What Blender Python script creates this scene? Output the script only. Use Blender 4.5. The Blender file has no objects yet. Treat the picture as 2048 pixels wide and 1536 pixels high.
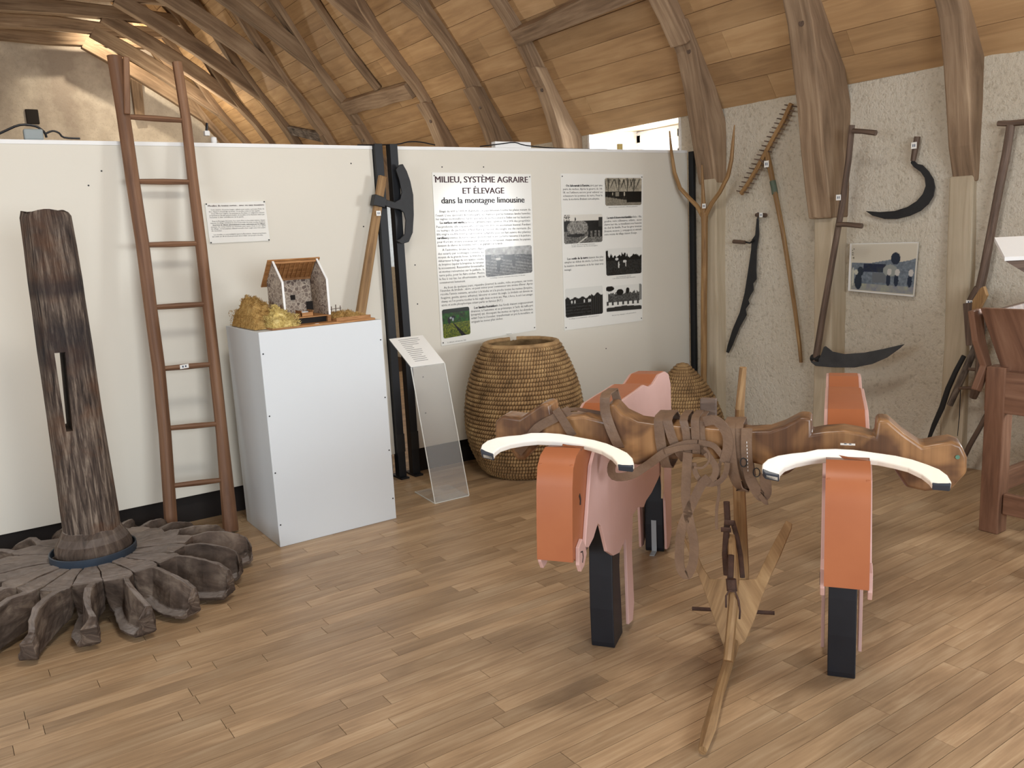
import bpy, bmesh, math, random
import numpy as np
from mathutils import Vector, Matrix, noise as mnoise
random.seed(7)
# ------------------------------------------------------------------ camera
F = 1690.0
CAM = np.array([0.0, 0.0, 1.55])
RC = np.array([[0.82240023, -0.56676132, -0.04939088],
               [-0.13903688, -0.11604494, -0.98346445],
               [0.55165805, 0.81566855, -0.17423611]])   # rows: image right, image down, forward
SC = bpy.context.scene
cd = bpy.data.cameras.new('camera'); co = bpy.data.objects.new('camera', cd)
SC.collection.objects.link(co); SC.camera = co
cd.sensor_width = 36.0; cd.lens = 36.0 * F / 2048.0; cd.clip_start = 0.05; cd.clip_end = 200
co.matrix_world = Matrix(((RC[0][0], -RC[1][0], -RC[2][0], CAM[0]),
                          (RC[0][1], -RC[1][1], -RC[2][1], CAM[1]),
                          (RC[0][2], -RC[1][2], -RC[2][2], CAM[2]), (0, 0, 0, 1)))
# ------------------------------------------------------------------ world, light, exposure
W = bpy.data.worlds.new('world'); SC.world = W; W.use_nodes = True
W.node_tree.nodes['Background'].inputs[0].default_value = (0.80, 0.90, 1.0, 1)
W.node_tree.nodes['Background'].inputs[1].default_value = 2.2
SC.view_settings.view_transform = 'Standard'; SC.view_settings.look = 'None'
SC.view_settings.gamma = 1.0; SC.view_settings.use_curve_mapping = False
SC.view_settings.exposure = 0.0

def area(name, loc, aim, sx, sy, power, col):
    l = bpy.data.lights.new(name, 'AREA'); l.shape = 'RECTANGLE'; l.size = sx; l.size_y = sy
    l.energy = power; l.color = col
    o = bpy.data.objects.new(name, l); SC.collection.objects.link(o)
    o.location = loc
    d = Vector(aim) - Vector(loc)
    o.rotation_euler = d.to_track_quat('-Z', 'Y').to_euler()
    return o
area('daylight_back_window', (0.6, -2.9, 1.9), (1.6, 3.5, 1.1), 3.4, 1.7, 185, (0.86, 0.93, 1.0))
area('daylight_left_fill', (-3.4, 1.6, 2.0), (2.4, 3.4, 1.4), 2.4, 1.4, 90, (0.84, 0.92, 1.0))  # added daylight panel; no window is cut in the left wall
area('daylight_right_window', (5.64, 0.72, 1.68), (3.2, 2.6, 1.35), 1.1, 0.85, 105, (0.92, 0.96, 1.0))
area('daylight_dormer', (5.70, 5.5, 2.15), (4.4, 5.3, 2.3), 0.9, 0.55, 40, (0.92, 0.97, 1.0))
area('overhead_fill_front', (1.2, 1.6, 4.3), (1.6, 2.6, 0), 1.2, 0.5, 62, (1.0, 0.97, 0.91))  # added overhead fill to raise brightness, not a known lamp
def point_light(name, loc, power, col, r=0.12):
    l = bpy.data.lights.new(name, 'POINT'); l.energy = power; l.color = col; l.shadow_soft_size = r
    o = bpy.data.objects.new(name, l); SC.collection.objects.link(o); o.location = loc
point_light('hall_fill_middle', (2.7, 8.3, 2.3), 62, (1.0, 0.91, 0.78))  # added point light hidden behind the panels, brightens the far roof
point_light('hall_fill_far', (2.4, 12.4, 2.7), 60, (1.0, 0.90, 0.74))  # added warm fill, out of sight, for the roof's far end
def spot(name, loc, aim, power, col, ang, soft=0.08):
    l = bpy.data.lights.new(name, 'SPOT'); l.energy = power; l.color = col
    l.spot_size = math.radians(ang); l.spot_blend = 0.6; l.shadow_soft_size = soft
    o = bpy.data.objects.new(name, l); SC.collection.objects.link(o); o.location = loc
    o.rotation_euler = (Vector(aim) - Vector(loc)).to_track_quat('-Z', 'Y').to_euler()
point_light('gable_fill', (3.35, 13.45, 3.55), 42, (1.0, 0.88, 0.70), .05)  # added fill below the braces to lift the dim lower gable
spot('gable_spot_lamp', (2.75, 14.15, 5.25), (3.3, 15.2, 3.9), 150, (1.0, 0.88, 0.68), 130, .05)

# ------------------------------------------------------------------ measuring helpers
def ray(x, y):
    return RC.T @ np.array([(x - 1024) / F, (y - 768) / F, 1.0])
def on(x, y, ax, v):
    d = ray(x, y); i = 'XYZ'.index(ax); return Vector(CAM + d * ((v - CAM[i]) / d[i]))
def onn(x, y, P0, n):
    d = ray(x, y); n = np.array(n, float); return Vector(CAM + d * (((np.array(P0) - CAM) @ n) / (d @ n)))
def proj(P):
    c = RC @ (np.array(P, float) - CAM); return 1024 + F * c[0] / c[2], 768 + F * c[1] / c[2], c[2]
# ------------------------------------------------------------------ object helpers
COL = SC.collection
def tag(o, label=None, cat=None, group=None, kind=None):
    if label: o['label'] = label
    if cat: o['category'] = cat
    if group: o['group'] = group
    if kind: o['kind'] = kind
    return o
def empty(name, loc, label, cat, group=None, rot=None):
    o = bpy.data.objects.new(name, None); COL.objects.link(o)
    M = Matrix.Translation(Vector(loc))
    if rot is not None: M = M @ rot
    o.matrix_world = M; o.empty_display_size = 0.1
    return tag(o, label, cat, group)
class MB:
    """collects geometry in world space with a grain uv (u along the length)"""
    def __init__(s): s.v = []; s.f = []; s.uv = []; s.c = []; s.m = []
    def face(s, idx, uvs=None, col=0.0, mi=0):
        s.f.append(tuple(idx)); s.uv.append(uvs or [(s.v[i][0], s.v[i][1]) for i in idx]); s.c.append(col); s.m.append(mi)
    def hexa(s, P, L=1.0, col=0.0, jit=0.0):
        """P: 8 corners, 0-3 start ring, 4-7 end ring (length axis from ring to ring)"""
        b = len(s.v)
        for p in P:
            p = Vector(p)
            if jit: p += Vector((random.uniform(-jit, jit), random.uniform(-jit, jit), random.uniform(-jit, jit)))
            s.v.append(p)
        L = (s.v[b + 4] - s.v[b]).length; o = random.random() * 9; 
        w = [0]
        for k in range(4): w.append(w[-1] + (s.v[b + (k + 1) % 4] - s.v[b + k]).length)
        s.face([b + 3, b + 2, b + 1, b], [(o, w[k]) for k in (3, 2, 1, 0)], col)
        s.face([b + 4, b + 5, b + 6, b + 7], [(o + .02, w[k]) for k in range(4)], col)
        for k in range(4):
            j = (k + 1) % 4
            s.face([b + k, b + j, b + 4 + j, b + 4 + k], [(o, w[k]), (o, w[k + 1]), (o + L, w[k + 1]), (o + L, w[k])], col)
        return s
    def box(s, x0, x1, y0, y1, z0, z1, axis='X', col=0.0, M=None):
        if axis == 'X': P = [(x0, y0, z0), (x0, y1, z0), (x0, y1, z1), (x0, y0, z1), (x1, y0, z0), (x1, y1, z0), (x1, y1, z1), (x1, y0, z1)]
        elif axis == 'Y': P = [(x0, y0, z0), (x0, y0, z1), (x1, y0, z1), (x1, y0, z0), (x0, y1, z0), (x0, y1, z1), (x1, y1, z1), (x1, y1, z0)]
        else: P = [(x0, y0, z0), (x1, y0, z0), (x1, y1, z0), (x0, y1, z0), (x0, y0, z1), (x1, y0, z1), (x1, y1, z1), (x0, y1, z1)]
        if M is not None: P = [M @ Vector(p) for p in P]
        return s.hexa(P, col=col)
    def loft(s, rings, closed=True, caps=True, col=0.0):
        n = len(rings[0]); b = len(s.v); o = random.random() * 9; u = [o]
        for k, r in enumerate(rings):
            s.v += [Vector(p) for p in r]
            if k: u.append(u[-1] + (Vector(r[0]) - Vector(rings[k - 1][0])).length)
        w = [0]
        for k in range(n): w.append(w[-1] + (Vector(rings[0][(k + 1) % n]) - Vector(rings[0][k])).length)
        for i in range(len(rings) - 1):
            for k in range(n if closed else n - 1):
                j = (k + 1) % n
                s.face([b + i * n + k, b + i * n + j, b + (i + 1) * n + j, b + (i + 1) * n + k],
                       [(u[i], w[k]), (u[i], w[k + 1]), (u[i + 1], w[k + 1]), (u[i + 1], w[k])], col)
        if caps and closed:
            e = b + (len(rings) - 1) * n
            s.face([b + k for k in range(n - 1, -1, -1)], [(o, w[k]) for k in range(n - 1, -1, -1)], col)
            s.face([e + k for k in range(n)], [(o, w[k]) for k in range(n)], col)
        return s
    def sweep(s, pts, ws, hs=None, n=8, up=(0, 0, 1), rect=False, jit=0.0, col=0.0):
        """tube (or rectangular bar) through pts; ws width, hs height across up"""
        pts = [Vector(p) for p in pts]; N = len(pts)
        if not isinstance(ws, (list, tuple)): ws = [ws] * N
        if hs is None: hs = ws
        if not isinstance(hs, (list, tuple)): hs = [hs] * N
        ups = up if isinstance(up, list) else [up] * N
        rings = []
        for i, p in enumerate(pts):
            t = (pts[min(i + 1, N - 1)] - pts[max(i - 1, 0)]).normalized()
            U = Vector(ups[i]); sd = t.cross(U)
            if sd.length < 1e-4: sd = t.cross(Vector((1, 0, 0.01)))
            sd.normalize(); U2 = sd.cross(t).normalized()
            j = lambda: 1 + random.uniform(-jit, jit)
            a, b_ = ws[i] / 2, hs[i] / 2
            if rect:
                r = [p + sd * a * x * j() + U2 * b_ * y * j() for x, y in ((-1, -1), (1, -1), (1, 1), (-1, 1))]
            else:
                r = [p + sd * a * j() * math.cos(q) + U2 * b_ * j() * math.sin(q) for q in [2 * math.pi * k / n for k in range(n)]]
            rings.append(r)
        return s.loft(rings, col=col)
    def prism(s, poly, th, col=0.0, mi=0):
        """poly: list of 3d points (planar), th: thickness vector"""
        th = Vector(th); b = len(s.v); n = len(poly)
        P = [Vector(p) for p in poly]
        nn = Vector((0, 0, 0))
        for k in range(n): nn += P[k].cross(P[(k + 1) % n])
        if nn.dot(th) > 0: P = P[::-1]
        s.v += P + [p + th for p in P]
        ex = (P[1] - P[0]); ax = max(range(3), key=lambda i: max(p[i] for p in P) - min(p[i] for p in P))
        ay = max([i for i in range(3) if i != ax], key=lambda i: max(p[i] for p in P) - min(p[i] for p in P))
        uv = [(p[ax], p[ay]) for p in P]
        s.face(range(b, b + n), uv, col, mi)
        s.face([b + n + k for k in range(n - 1, -1, -1)], uv[::-1], col, mi)
        for k in range(n):
            j = (k + 1) % n
            s.face([b + j, b + k, b + n + k, b + n + j], [uv[j], uv[k], (uv[k][0], uv[k][1] + th.length), (uv[j][0], uv[j][1] + th.length)], col, mi)
        return s
    def lathe(s, prof, c, n=24, axis=None, caps=True):
        """prof: (r, h) list round a vertical axis at c"""
        R = axis or Matrix.Identity(4)
        rings = [[Vector(c) + (R @ Vector((r * math.cos(2 * math.pi * k / n), r * math.sin(2 * math.pi * k / n), h))) for k in range(n)] for r, h in prof]
        return s.loft(rings, caps=caps)
    def build(s, name, mat, parent=None, smooth=False, bevel=0.0, sub=0, simple=0, seg=2, loc=None, rot=None, disp=None, angle=40):
        me = bpy.data.meshes.new(name)
        if not s.v: s.v = [Vector((0, 0, 0))]
        if loc is None:
            c = Vector((sum(v[0] for v in s.v) / len(s.v), sum(v[1] for v in s.v) / len(s.v), min(v[2] for v in s.v)))
        else: c = Vector(loc)
        M = Matrix.Translation(c)
        if rot is not None: M = M @ rot
        Mi = M.inverted()
        me.from_pydata([tuple(Mi @ Vector(v)) for v in s.v], [], s.f)
        uvl = me.uv_layers.new(name='grain')
        flat = [c_ for f in s.uv for q in f for c_ in q]
        uvl.data.foreach_set('uv', flat)
        if any(s.c):
            at = me.attributes.new('tone', 'FLOAT', 'FACE'); at.data.foreach_set('value', s.c)
        for m in (mat if isinstance(mat, list) else [mat]): me.materials.append(m)
        if any(s.m): me.polygons.foreach_set('material_index', s.m)
        if smooth:
            me.polygons.foreach_set('use_smooth', [True] * len(s.f))
            if not sub: me.set_sharp_from_angle(angle=math.radians(angle))
        me.update()
        o = bpy.data.objects.new(name, me); COL.objects.link(o); o.matrix_world = M
        if parent is not None: o.parent = parent; o.matrix_parent_inverse = parent.matrix_world.inverted()
        if bevel:
            b = o.modifiers.new('b', 'BEVEL'); b.width = bevel; b.segments = seg; b.limit_method = 'ANGLE'; b.angle_limit = math.radians(35)
        if sub:
            m = o.modifiers.new('s', 'SUBSURF'); m.levels = sub; m.render_levels = sub
        if simple:
            m = o.modifiers.new('ss', 'SUBSURF'); m.subdivision_type = 'SIMPLE'; m.levels = simple; m.render_levels = simple
        if disp:
            t = bpy.data.textures.new('t', 'CLOUDS'); t.noise_scale = disp[1]; t.noise_depth = 3
            m = o.modifiers.new('d', 'DISPLACE'); m.texture = t; m.strength = disp[0]; m.mid_level = 0.5; m.texture_coords = 'GLOBAL'
        return o
def copyo(o, parent=None):
    c = o.copy(); COL.objects.link(c)
    if parent is not None: c.parent = parent
    return c
# ------------------------------------------------------------------ materials
def srgb(r, g, b):
    f = lambda c: (c / 255 / 12.92) if c <= 10.3 else ((c / 255 + 0.055) / 1.055) ** 2.4
    return (f(r), f(g), f(b), 1)
def newmat(name, rough=0.6, spec=0.4):
    m = bpy.data.materials.new(name); m.use_nodes = True
    nt = m.node_tree; b = nt.nodes['Principled BSDF']
    b.inputs['Roughness'].default_value = rough; b.inputs['Specular IOR Level'].default_value = spec
    return m, nt, b
def nd(nt, t, **k):
    n = nt.nodes.new(t)
    for a, v in k.items():
        if isinstance(a, str) and hasattr(n, a): setattr(n, a, v)
    return n
def ramp(nt, fac, stops):
    r = nt.nodes.new('ShaderNodeValToRGB'); e = r.color_ramp.elements
    e[0].position, e[0].color = stops[0]; e[1].position, e[1].color = stops[-1]
    for p, c in stops[1:-1]:
        q = e.new(p); q.color = c
    nt.links.new(fac, r.inputs[0]); return r.outputs[0]
def noise(nt, vec, scale, detail=4, rough=0.55, dist=0.0):
    n = nt.nodes.new('ShaderNodeTexNoise'); n.inputs['Scale'].default_value = scale; n.inputs['Detail'].default_value = detail
    n.inputs['Roughness'].default_value = rough; n.inputs['Distortion'].default_value = dist
    nt.links.new(vec, n.inputs['Vector']); return n.outputs['Fac']
def mixc(nt, a, b, fac, mode='MIX'):
    m = nt.nodes.new('ShaderNodeMix'); m.data_type = 'RGBA'; m.blend_type = mode
    for s_, v in ((m.inputs[6], a), (m.inputs[7], b), (m.inputs[0], fac)):
        if isinstance(v, (tuple, float, int)): s_.default_value = v
        else: nt.links.new(v, s_)
    return m.outputs[2]
def math_(nt, op, a, b=0.0, c=None):
    m = nt.nodes.new('ShaderNodeMath'); m.operation = op
    for s_, v in zip(m.inputs, (a, b) if c is None else (a, b, c)):
        if isinstance(v, (float, int)): s_.default_value = v
        else: nt.links.new(v, s_)
    return m.outputs[0]
def bump(nt, b, h, strength=0.3, dist=0.01):
    n = nt.nodes.new('ShaderNodeBump'); n.inputs['Strength'].default_value = strength; n.inputs['Distance'].default_value = dist
    nt.links.new(h, n.inputs['Height']); nt.links.new(n.outputs[0], b.inputs['Normal'])
def wood(name, dark, mid, light, rough=0.6, gx=2.0, gy=34.0, tone=0.25, spec=0.35, bmp=0.25, blot=0.5):
    m, nt, b = newmat(name, rough, spec)
    uv = nd(nt, 'ShaderNodeUVMap'); uv.uv_map = 'grain'
    oi = nd(nt, 'ShaderNodeObjectInfo'); at = nd(nt, 'ShaderNodeAttribute'); at.attribute_name = 'tone'
    rnd = math_(nt, 'FRACT', math_(nt, 'ADD', oi.outputs['Random'], at.outputs['Fac']))
    mp = nd(nt, 'ShaderNodeMapping'); mp.inputs['Scale'].default_value = (gx, gy, 1)
    nt.links.new(uv.outputs[0], mp.inputs['Vector'])
    cb = nd(nt, 'ShaderNodeCombineXYZ'); nt.links.new(math_(nt, 'MULTIPLY', rnd, 31.0), cb.inputs[0]); nt.links.new(math_(nt, 'MULTIPLY', rnd, 17.0), cb.inputs[1])
    nt.links.new(cb.outputs[0], mp.inputs['Location'])
    g = noise(nt, mp.outputs[0], 1.0, 6, 0.62, 0.6)
    mp2 = nd(nt, 'ShaderNodeMapping'); mp2.inputs['Scale'].default_value = (gx * 0.9, gy * 0.12, 1)
    nt.links.new(uv.outputs[0], mp2.inputs['Vector']); nt.links.new(cb.outputs[0], mp2.inputs['Location'])
    bl = noise(nt, mp2.outputs[0], 1.0, 3, 0.5)
    f = math_(nt, 'ADD', math_(nt, 'MULTIPLY', g, 1 - blot * 0.5), math_(nt, 'MULTIPLY', bl, blot * 0.5))
    c = ramp(nt, f, [(0.30, dark), (0.50, mid), (0.68, light)])
    hs = nd(nt, 'ShaderNodeHueSaturation'); nt.links.new(c, hs.inputs['Color'])
    nt.links.new(math_(nt, 'ADD', math_(nt, 'MULTIPLY', rnd, tone), 1 - tone * 0.5), hs.inputs['Value'])
    nt.links.new(hs.outputs[0], b.inputs['Base Color'])
    bump(nt, b, g, bmp, 0.004)
    return m
def paint(name, c, rough=0.5, var=0.04, scale=3.0, spec=0.4, bmp=0.0, c2=None, sharp=False):
    m, nt, b = newmat(name, rough, spec)
    tc = nd(nt, 'ShaderNodeTexCoord')
    g = noise(nt, tc.outputs['Object'], scale, 5, 0.6)
    c2 = c2 or (c[0] * (1 - var * 4), c[1] * (1 - var * 4), c[2] * (1 - var * 4), 1)
    nt.links.new(ramp(nt, g, [(0.55 if sharp else 0.3, c), (0.62 if sharp else 0.75, c2)]), b.inputs['Base Color'])
    if bmp:
        bump(nt, b, noise(nt, tc.outputs['Object'], scale * 12, 4, 0.6), bmp, 0.004)
    return m
S = srgb
M_FLOOR = wood('oak_floor', S(138, 112, 84), S(170, 141, 108), S(193, 167, 134), rough=0.36, gx=2.2, gy=60, tone=0.34, spec=0.42, bmp=0.12, blot=0.9)
M_FSUB = paint('floor_joint', S(70, 48, 28), 0.8)
M_ROOF = wood('pine_roof_board', S(144, 112, 80), S(180, 145, 104), S(202, 168, 126), rough=0.62, gx=1.2, gy=16, tone=0.30, spec=0.25, bmp=0.2, blot=1.0)
M_BEAM = wood('old_oak_beam', S(96, 78, 62), S(150, 126, 102), S(186, 162, 134), rough=0.8, gx=1.6, gy=26, tone=0.3, spec=0.15, bmp=0.7, blot=0.9)
M_BEAMP = wood('pale_post', S(164, 148, 124), S(190, 176, 152), S(204, 190, 168), rough=0.85, gx=1.6, gy=20, tone=0.1, spec=0.1, bmp=0.5, blot=0.9)
M_LADDER = wood('ladder_wood', S(80, 54, 38), S(118, 84, 60), S(144, 108, 80), rough=0.5, gx=1.5, gy=30, tone=0.12, spec=0.35)
M_GREYOAK = wood('weathered_wheel_oak', S(44, 38, 35), S(104, 94, 86), S(156, 144, 132), rough=0.88, gx=9, gy=60, tone=0.36, spec=0.12, bmp=1.0, blot=0.8)
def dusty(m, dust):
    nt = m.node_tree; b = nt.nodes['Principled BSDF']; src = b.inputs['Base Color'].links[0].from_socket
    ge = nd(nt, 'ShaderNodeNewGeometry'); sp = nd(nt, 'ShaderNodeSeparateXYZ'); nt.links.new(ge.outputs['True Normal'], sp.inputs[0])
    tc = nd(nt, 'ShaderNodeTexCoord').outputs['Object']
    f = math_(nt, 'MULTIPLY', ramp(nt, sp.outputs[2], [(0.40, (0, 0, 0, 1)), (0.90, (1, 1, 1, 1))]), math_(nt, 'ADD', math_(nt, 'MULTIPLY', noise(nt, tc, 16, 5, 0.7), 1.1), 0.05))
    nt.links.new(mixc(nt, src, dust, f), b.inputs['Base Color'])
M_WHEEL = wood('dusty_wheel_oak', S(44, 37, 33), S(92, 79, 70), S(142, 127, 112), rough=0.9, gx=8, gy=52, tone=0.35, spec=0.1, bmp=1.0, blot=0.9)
dusty(M_WHEEL, S(148, 140, 134))  # settled dust, painted paler on up-facing faces to contrast with shaded hollows
def shaft_mat():
    m, nt, b = newmat('dark_shaft_oak', 0.85, 0.15)
    uv = nd(nt, 'ShaderNodeUVMap'); uv.uv_map = 'grain'; tc = nd(nt, 'ShaderNodeTexCoord').outputs['Object']
    mp = nd(nt, 'ShaderNodeMapping'); mp.inputs['Scale'].default_value = (5, 55, 1); nt.links.new(uv.outputs[0], mp.inputs[0])
    g = noise(nt, mp.outputs[0], 1.0, 7, 0.7, 0.4)
    c = ramp(nt, g, [(0.34, S(36, 31, 30)), (0.5, S(88, 76, 68)), (0.64, S(142, 128, 114))])
    bl = noise(nt, tc, 4.0, 4, 0.6); c = mixc(nt, c, S(104, 70, 46), ramp(nt, bl, [(0.5, (0, 0, 0, 1)), (0.66, (.55, .55, .55, 1))]))
    sp = nd(nt, 'ShaderNodeSeparateXYZ'); nt.links.new(tc, sp.inputs[0])
    band = ramp(nt, math_(nt, 'DIVIDE', math_(nt, 'ADD', sp.outputs[2], math_(nt, 'MULTIPLY', bl, .08)), 1.6), [(0.0, (0, 0, 0, 1)), (0.50, (0, 0, 0, 1)), (0.56, (.62, .62, .62, 1)), (0.64, (.6, .6, .6, 1)), (0.67, (.2, .2, .2, 1)), (0.72, (.15, .15, .15, 1)), (0.745, (.7, .7, .7, 1)), (0.77, (.65, .65, .65, 1)), (0.80, (.1, .1, .1, 1)), (1.0, (.25, .25, .25, 1))])
    c = mixc(nt, c, S(40, 40, 44), band); nt.links.new(c, b.inputs['Base Color']); bump(nt, b, g, 1.0, 0.006); return m
M_SHAFT = shaft_mat()
M_TOOL = wood('tool_handle_wood', S(104, 76, 46), S(146, 112, 72), S(178, 144, 98), rough=0.55, gx=3, gy=60, tone=0.2)
M_DTOOL = wood('dark_tool_wood', S(62, 50, 42), S(98, 80, 68), S(126, 106, 92), rough=0.55, gx=3, gy=60, tone=0.2)
M_YOKE = wood('yoke_wood', S(84, 58, 40), S(140, 104, 70), S(176, 136, 94), rough=0.36, gx=3, gy=12, tone=0.0, spec=0.5, blot=1.0)
def yoke_mat():
    m, nt, b = newmat('polished_yoke', 0.34, 0.5)
    tc = nd(nt, 'ShaderNodeTexCoord').outputs['Object']; uv = nd(nt, 'ShaderNodeUVMap'); uv.uv_map = 'grain'
    a = noise(nt, tc, 5.5, 3, 0.5, 0.8); mp = nd(nt, 'ShaderNodeMapping'); mp.inputs['Scale'].default_value = (5, 60, 1); nt.links.new(uv.outputs[0], mp.inputs[0])
    g = noise(nt, mp.outputs[0], 1.0, 5, 0.6)
    base = ramp(nt, g, [(0.3, S(128, 92, 60)), (0.7, S(166, 124, 82))]); dk = ramp(nt, g, [(0.3, S(78, 54, 40)), (0.7, S(108, 76, 52))])
    nt.links.new(mixc(nt, base, dk, ramp(nt, a, [(0.42, (0, 0, 0, 1)), (0.58, (1, 1, 1, 1))])), b.inputs['Base Color'])
    bump(nt, b, g, 0.15, 0.003); return m
M_YOKE = yoke_mat()
M_PLOW = wood('plough_wood', S(112, 84, 54), S(150, 118, 80), S(176, 144, 102), rough=0.6, gx=4, gy=50, tone=0.15)
M_LEATHER = paint('old_leather', S(128, 102, 80), 0.5, scale=7, c2=S(80, 60, 48), bmp=0.4, spec=0.45)
M_TABLE = wood('table_wood', S(88, 62, 48), S(124, 90, 70), S(146, 112, 90), rough=0.5, gx=2, gy=24, tone=0.1)
M_MODELW = wood('model_wood', S(120, 80, 44), S(164, 116, 70), S(196, 150, 100), rough=0.6, gx=12, gy=120, tone=0.15)
M_IRON = paint('black_iron', S(34, 36, 38), 0.55, scale=9, c2=S(22, 22, 24), spec=0.5, bmp=0.3)
M_SCY = paint('grey_blade', S(74, 76, 78), 0.45, scale=7, c2=S(50, 52, 56), spec=0.5, bmp=0.3)
M_BLUEIRON = paint('blue_painted_iron', S(52, 64, 78), 0.45, scale=9, c2=S(40, 48, 58), spec=0.5)
M_RUST = paint('rusty_iron', S(92, 66, 54), 0.7, scale=20, c2=S(58, 44, 38), bmp=0.4)
M_BLACK = paint('black_steel', S(26, 29, 34), 0.5, scale=3, spec=0.4)
M_PANEL = paint('cream_panel', S(222, 217, 204), 0.6, var=0.01, scale=0.9, spec=0.25)
M_PEDE = paint('pedestal_white', S(214, 219, 222), 0.5, var=0.006, scale=1.2, spec=0.3)
M_DARK = paint('dark_plinth', S(34, 28, 25), 0.8)
M_PAPER = paint('glossy_print', S(236, 235, 228), 0.17, var=0.003, spec=0.55)
M_TAG = paint('paper_tag', S(244, 244, 240), 0.6, var=0.003)
M_INK = paint('black_ink', S(44, 40, 42), 0.5)
M_INKR = paint('maroon_ink', S(74, 36, 44), 0.45)
M_TAGINK = paint('tag_ink', S(70, 84, 110), 0.6)
M_PINK = paint('pink_painted_side', S(214, 176, 168), 0.42, scale=2.2, c2=S(202, 162, 152), spec=0.4)
M_ORANGE = paint('orange_painted_strip', S(174, 106, 68), 0.42, scale=2.5, c2=S(160, 92, 58), spec=0.4)
M_OXLEG = paint('black_painted_leg', S(30, 32, 38), 0.45, scale=5, c2=S(20, 22, 28), spec=0.4)
M_HORN = paint('white_horn', S(246, 244, 240), 0.4, scale=3, c2=S(240, 228, 204), spec=0.4)
M_HORNT = paint('black_horn_tip', S(52, 58, 68), 0.4, scale=6, spec=0.5)
M_PLYEDGE = paint('plywood_edge', S(222, 196, 162), 0.7)
M_WHITE = paint('white_paint', S(238, 238, 236), 0.5, var=0.01)
M_PLASTIC = paint('grey_plastic', S(150, 158, 158), 0.5)
M_CABLE = paint('black_cable', S(24, 26, 32), 0.4)
M_ZINC = paint('zinc_bracket', S(170, 176, 180), 0.35, spec=0.7)

def plaster(name, c1, c2, c3, bmp=0.8, scale=1.0, stain=None):
    m, nt, b = newmat(name, 0.92, 0.12)
    tc = nd(nt, 'ShaderNodeTexCoord').outputs['Object']
    a = noise(nt, tc, 1.3 * scale, 5, 0.6); d = noise(nt, tc, 34 * scale, 6, 0.72)
    base = ramp(nt, a, [(0.3, c1), (0.7, c2)])
    sp = ramp(nt, d, [(0.36, (1, 1, 1, 1)), (0.47, (0, 0, 0, 1))])
    c = mixc(nt, base, c3, math_(nt, 'MULTIPLY', sp, 0.42))
    if stain:
        c = mixc(nt, c, stain, ramp(nt, noise(nt, tc, 0.55, 5, 0.65), [(0.42, (0, 0, 0, 1)), (0.6, (0.8, 0.8, 0.8, 1))]))
    nt.links.new(c, b.inputs['Base Color'])
    bump(nt, b, math_(nt, 'ADD', d, math_(nt, 'MULTIPLY', noise(nt, tc, 70 * scale, 3), 0.4)), bmp, 0.02)
    return m
M_WALL = plaster('roughcast_wall', S(214, 204, 184), S(228, 220, 204), S(156, 143, 120))
M_GABLE = plaster('gable_plaster', S(206, 194, 176), S(224, 214, 198), S(170, 156, 138), bmp=0.3, stain=S(150, 136, 124))
M_REVEAL = plaster('whitewashed_reveal', S(238, 238, 236), S(248, 248, 246), S(214, 210, 204), bmp=0.25)

def coil_mat():
    m, nt, b = newmat('straw_coil', 0.7, 0.25)
    uv = nd(nt, 'ShaderNodeUVMap'); uv.uv_map = 'grain'
    tc = nd(nt, 'ShaderNodeTexCoord').outputs['Object']
    at = nd(nt, 'ShaderNodeAttribute'); at.attribute_name = 'tone'
    a = noise(nt, tc, 9, 4, 0.6)
    c = ramp(nt, a, [(0.3, S(124, 98, 66)), (0.5, S(162, 130, 90)), (0.72, S(196, 164, 116))])
    c = mixc(nt, c, S(72, 50, 34), at.outputs['Fac'])
    nt.links.new(c, b.inputs['Base Color']); bump(nt, b, noise(nt, tc, 120, 3), 0.5, 0.004)
    return m
M_COIL = coil_mat()
def vcol_mat(name, rough=0.25):
    m, nt, b = newmat(name, rough, 0.5)
    at = nd(nt, 'ShaderNodeAttribute'); at.attribute_name = 'picture'
    nt.links.new(at.outputs['Color'], b.inputs['Base Color']); return m
M_PIC = vcol_mat('printed_photo')
def glass_mat():
    m, nt, b = newmat('clear_acrylic', 0.05, 0.5)
    b.inputs['Base Color'].default_value = (0.97, 0.98, 0.98, 1)
    tr = nd(nt, 'ShaderNodeBsdfTransparent'); mx = nd(nt, 'ShaderNodeMixShader')
    tr.inputs[0].default_value = (0.96, 0.97, 0.97, 1)
    mx.inputs[0].default_value = 0.13
    nt.links.new(tr.outputs[0], mx.inputs[1]); nt.links.new(b.outputs[0], mx.inputs[2])
    nt.links.new(mx.outputs[0], nt.nodes['Material Output'].inputs['Surface'])
    return m
M_ACR = glass_mat()
M_ACRE = paint('acrylic_edge', S(224, 226, 220), 0.25, var=0.01, spec=0.6)
def stone_mat():
    m, nt, b = newmat('model_stonework', 0.9, 0.15)
    uv = nd(nt, 'ShaderNodeUVMap'); uv.uv_map = 'grain'
    v = nd(nt, 'ShaderNodeTexVoronoi'); v.feature = 'DISTANCE_TO_EDGE'; v.inputs['Scale'].default_value = 46
    v2 = nd(nt, 'ShaderNodeTexVoronoi'); v2.inputs['Scale'].default_value = 46
    nt.links.new(uv.outputs[0], v.inputs['Vector']); nt.links.new(uv.outputs[0], v2.inputs['Vector'])
    sc = nd(nt, 'ShaderNodeSeparateColor'); nt.links.new(v2.outputs['Color'], sc.inputs[0])
    c = ramp(nt, sc.outputs[0], [(0.0, S(112, 98, 92)), (0.5, S(150, 136, 124)), (1.0, S(172, 160, 148))])
    c = mixc(nt, S(196, 184, 168), c, ramp(nt, v.outputs['Distance'], [(0.04, (0, 0, 0, 1)), (0.09, (1, 1, 1, 1))]))
    nt.links.new(c, b.inputs['Base Color']); return m
M_STONE = stone_mat()
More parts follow.
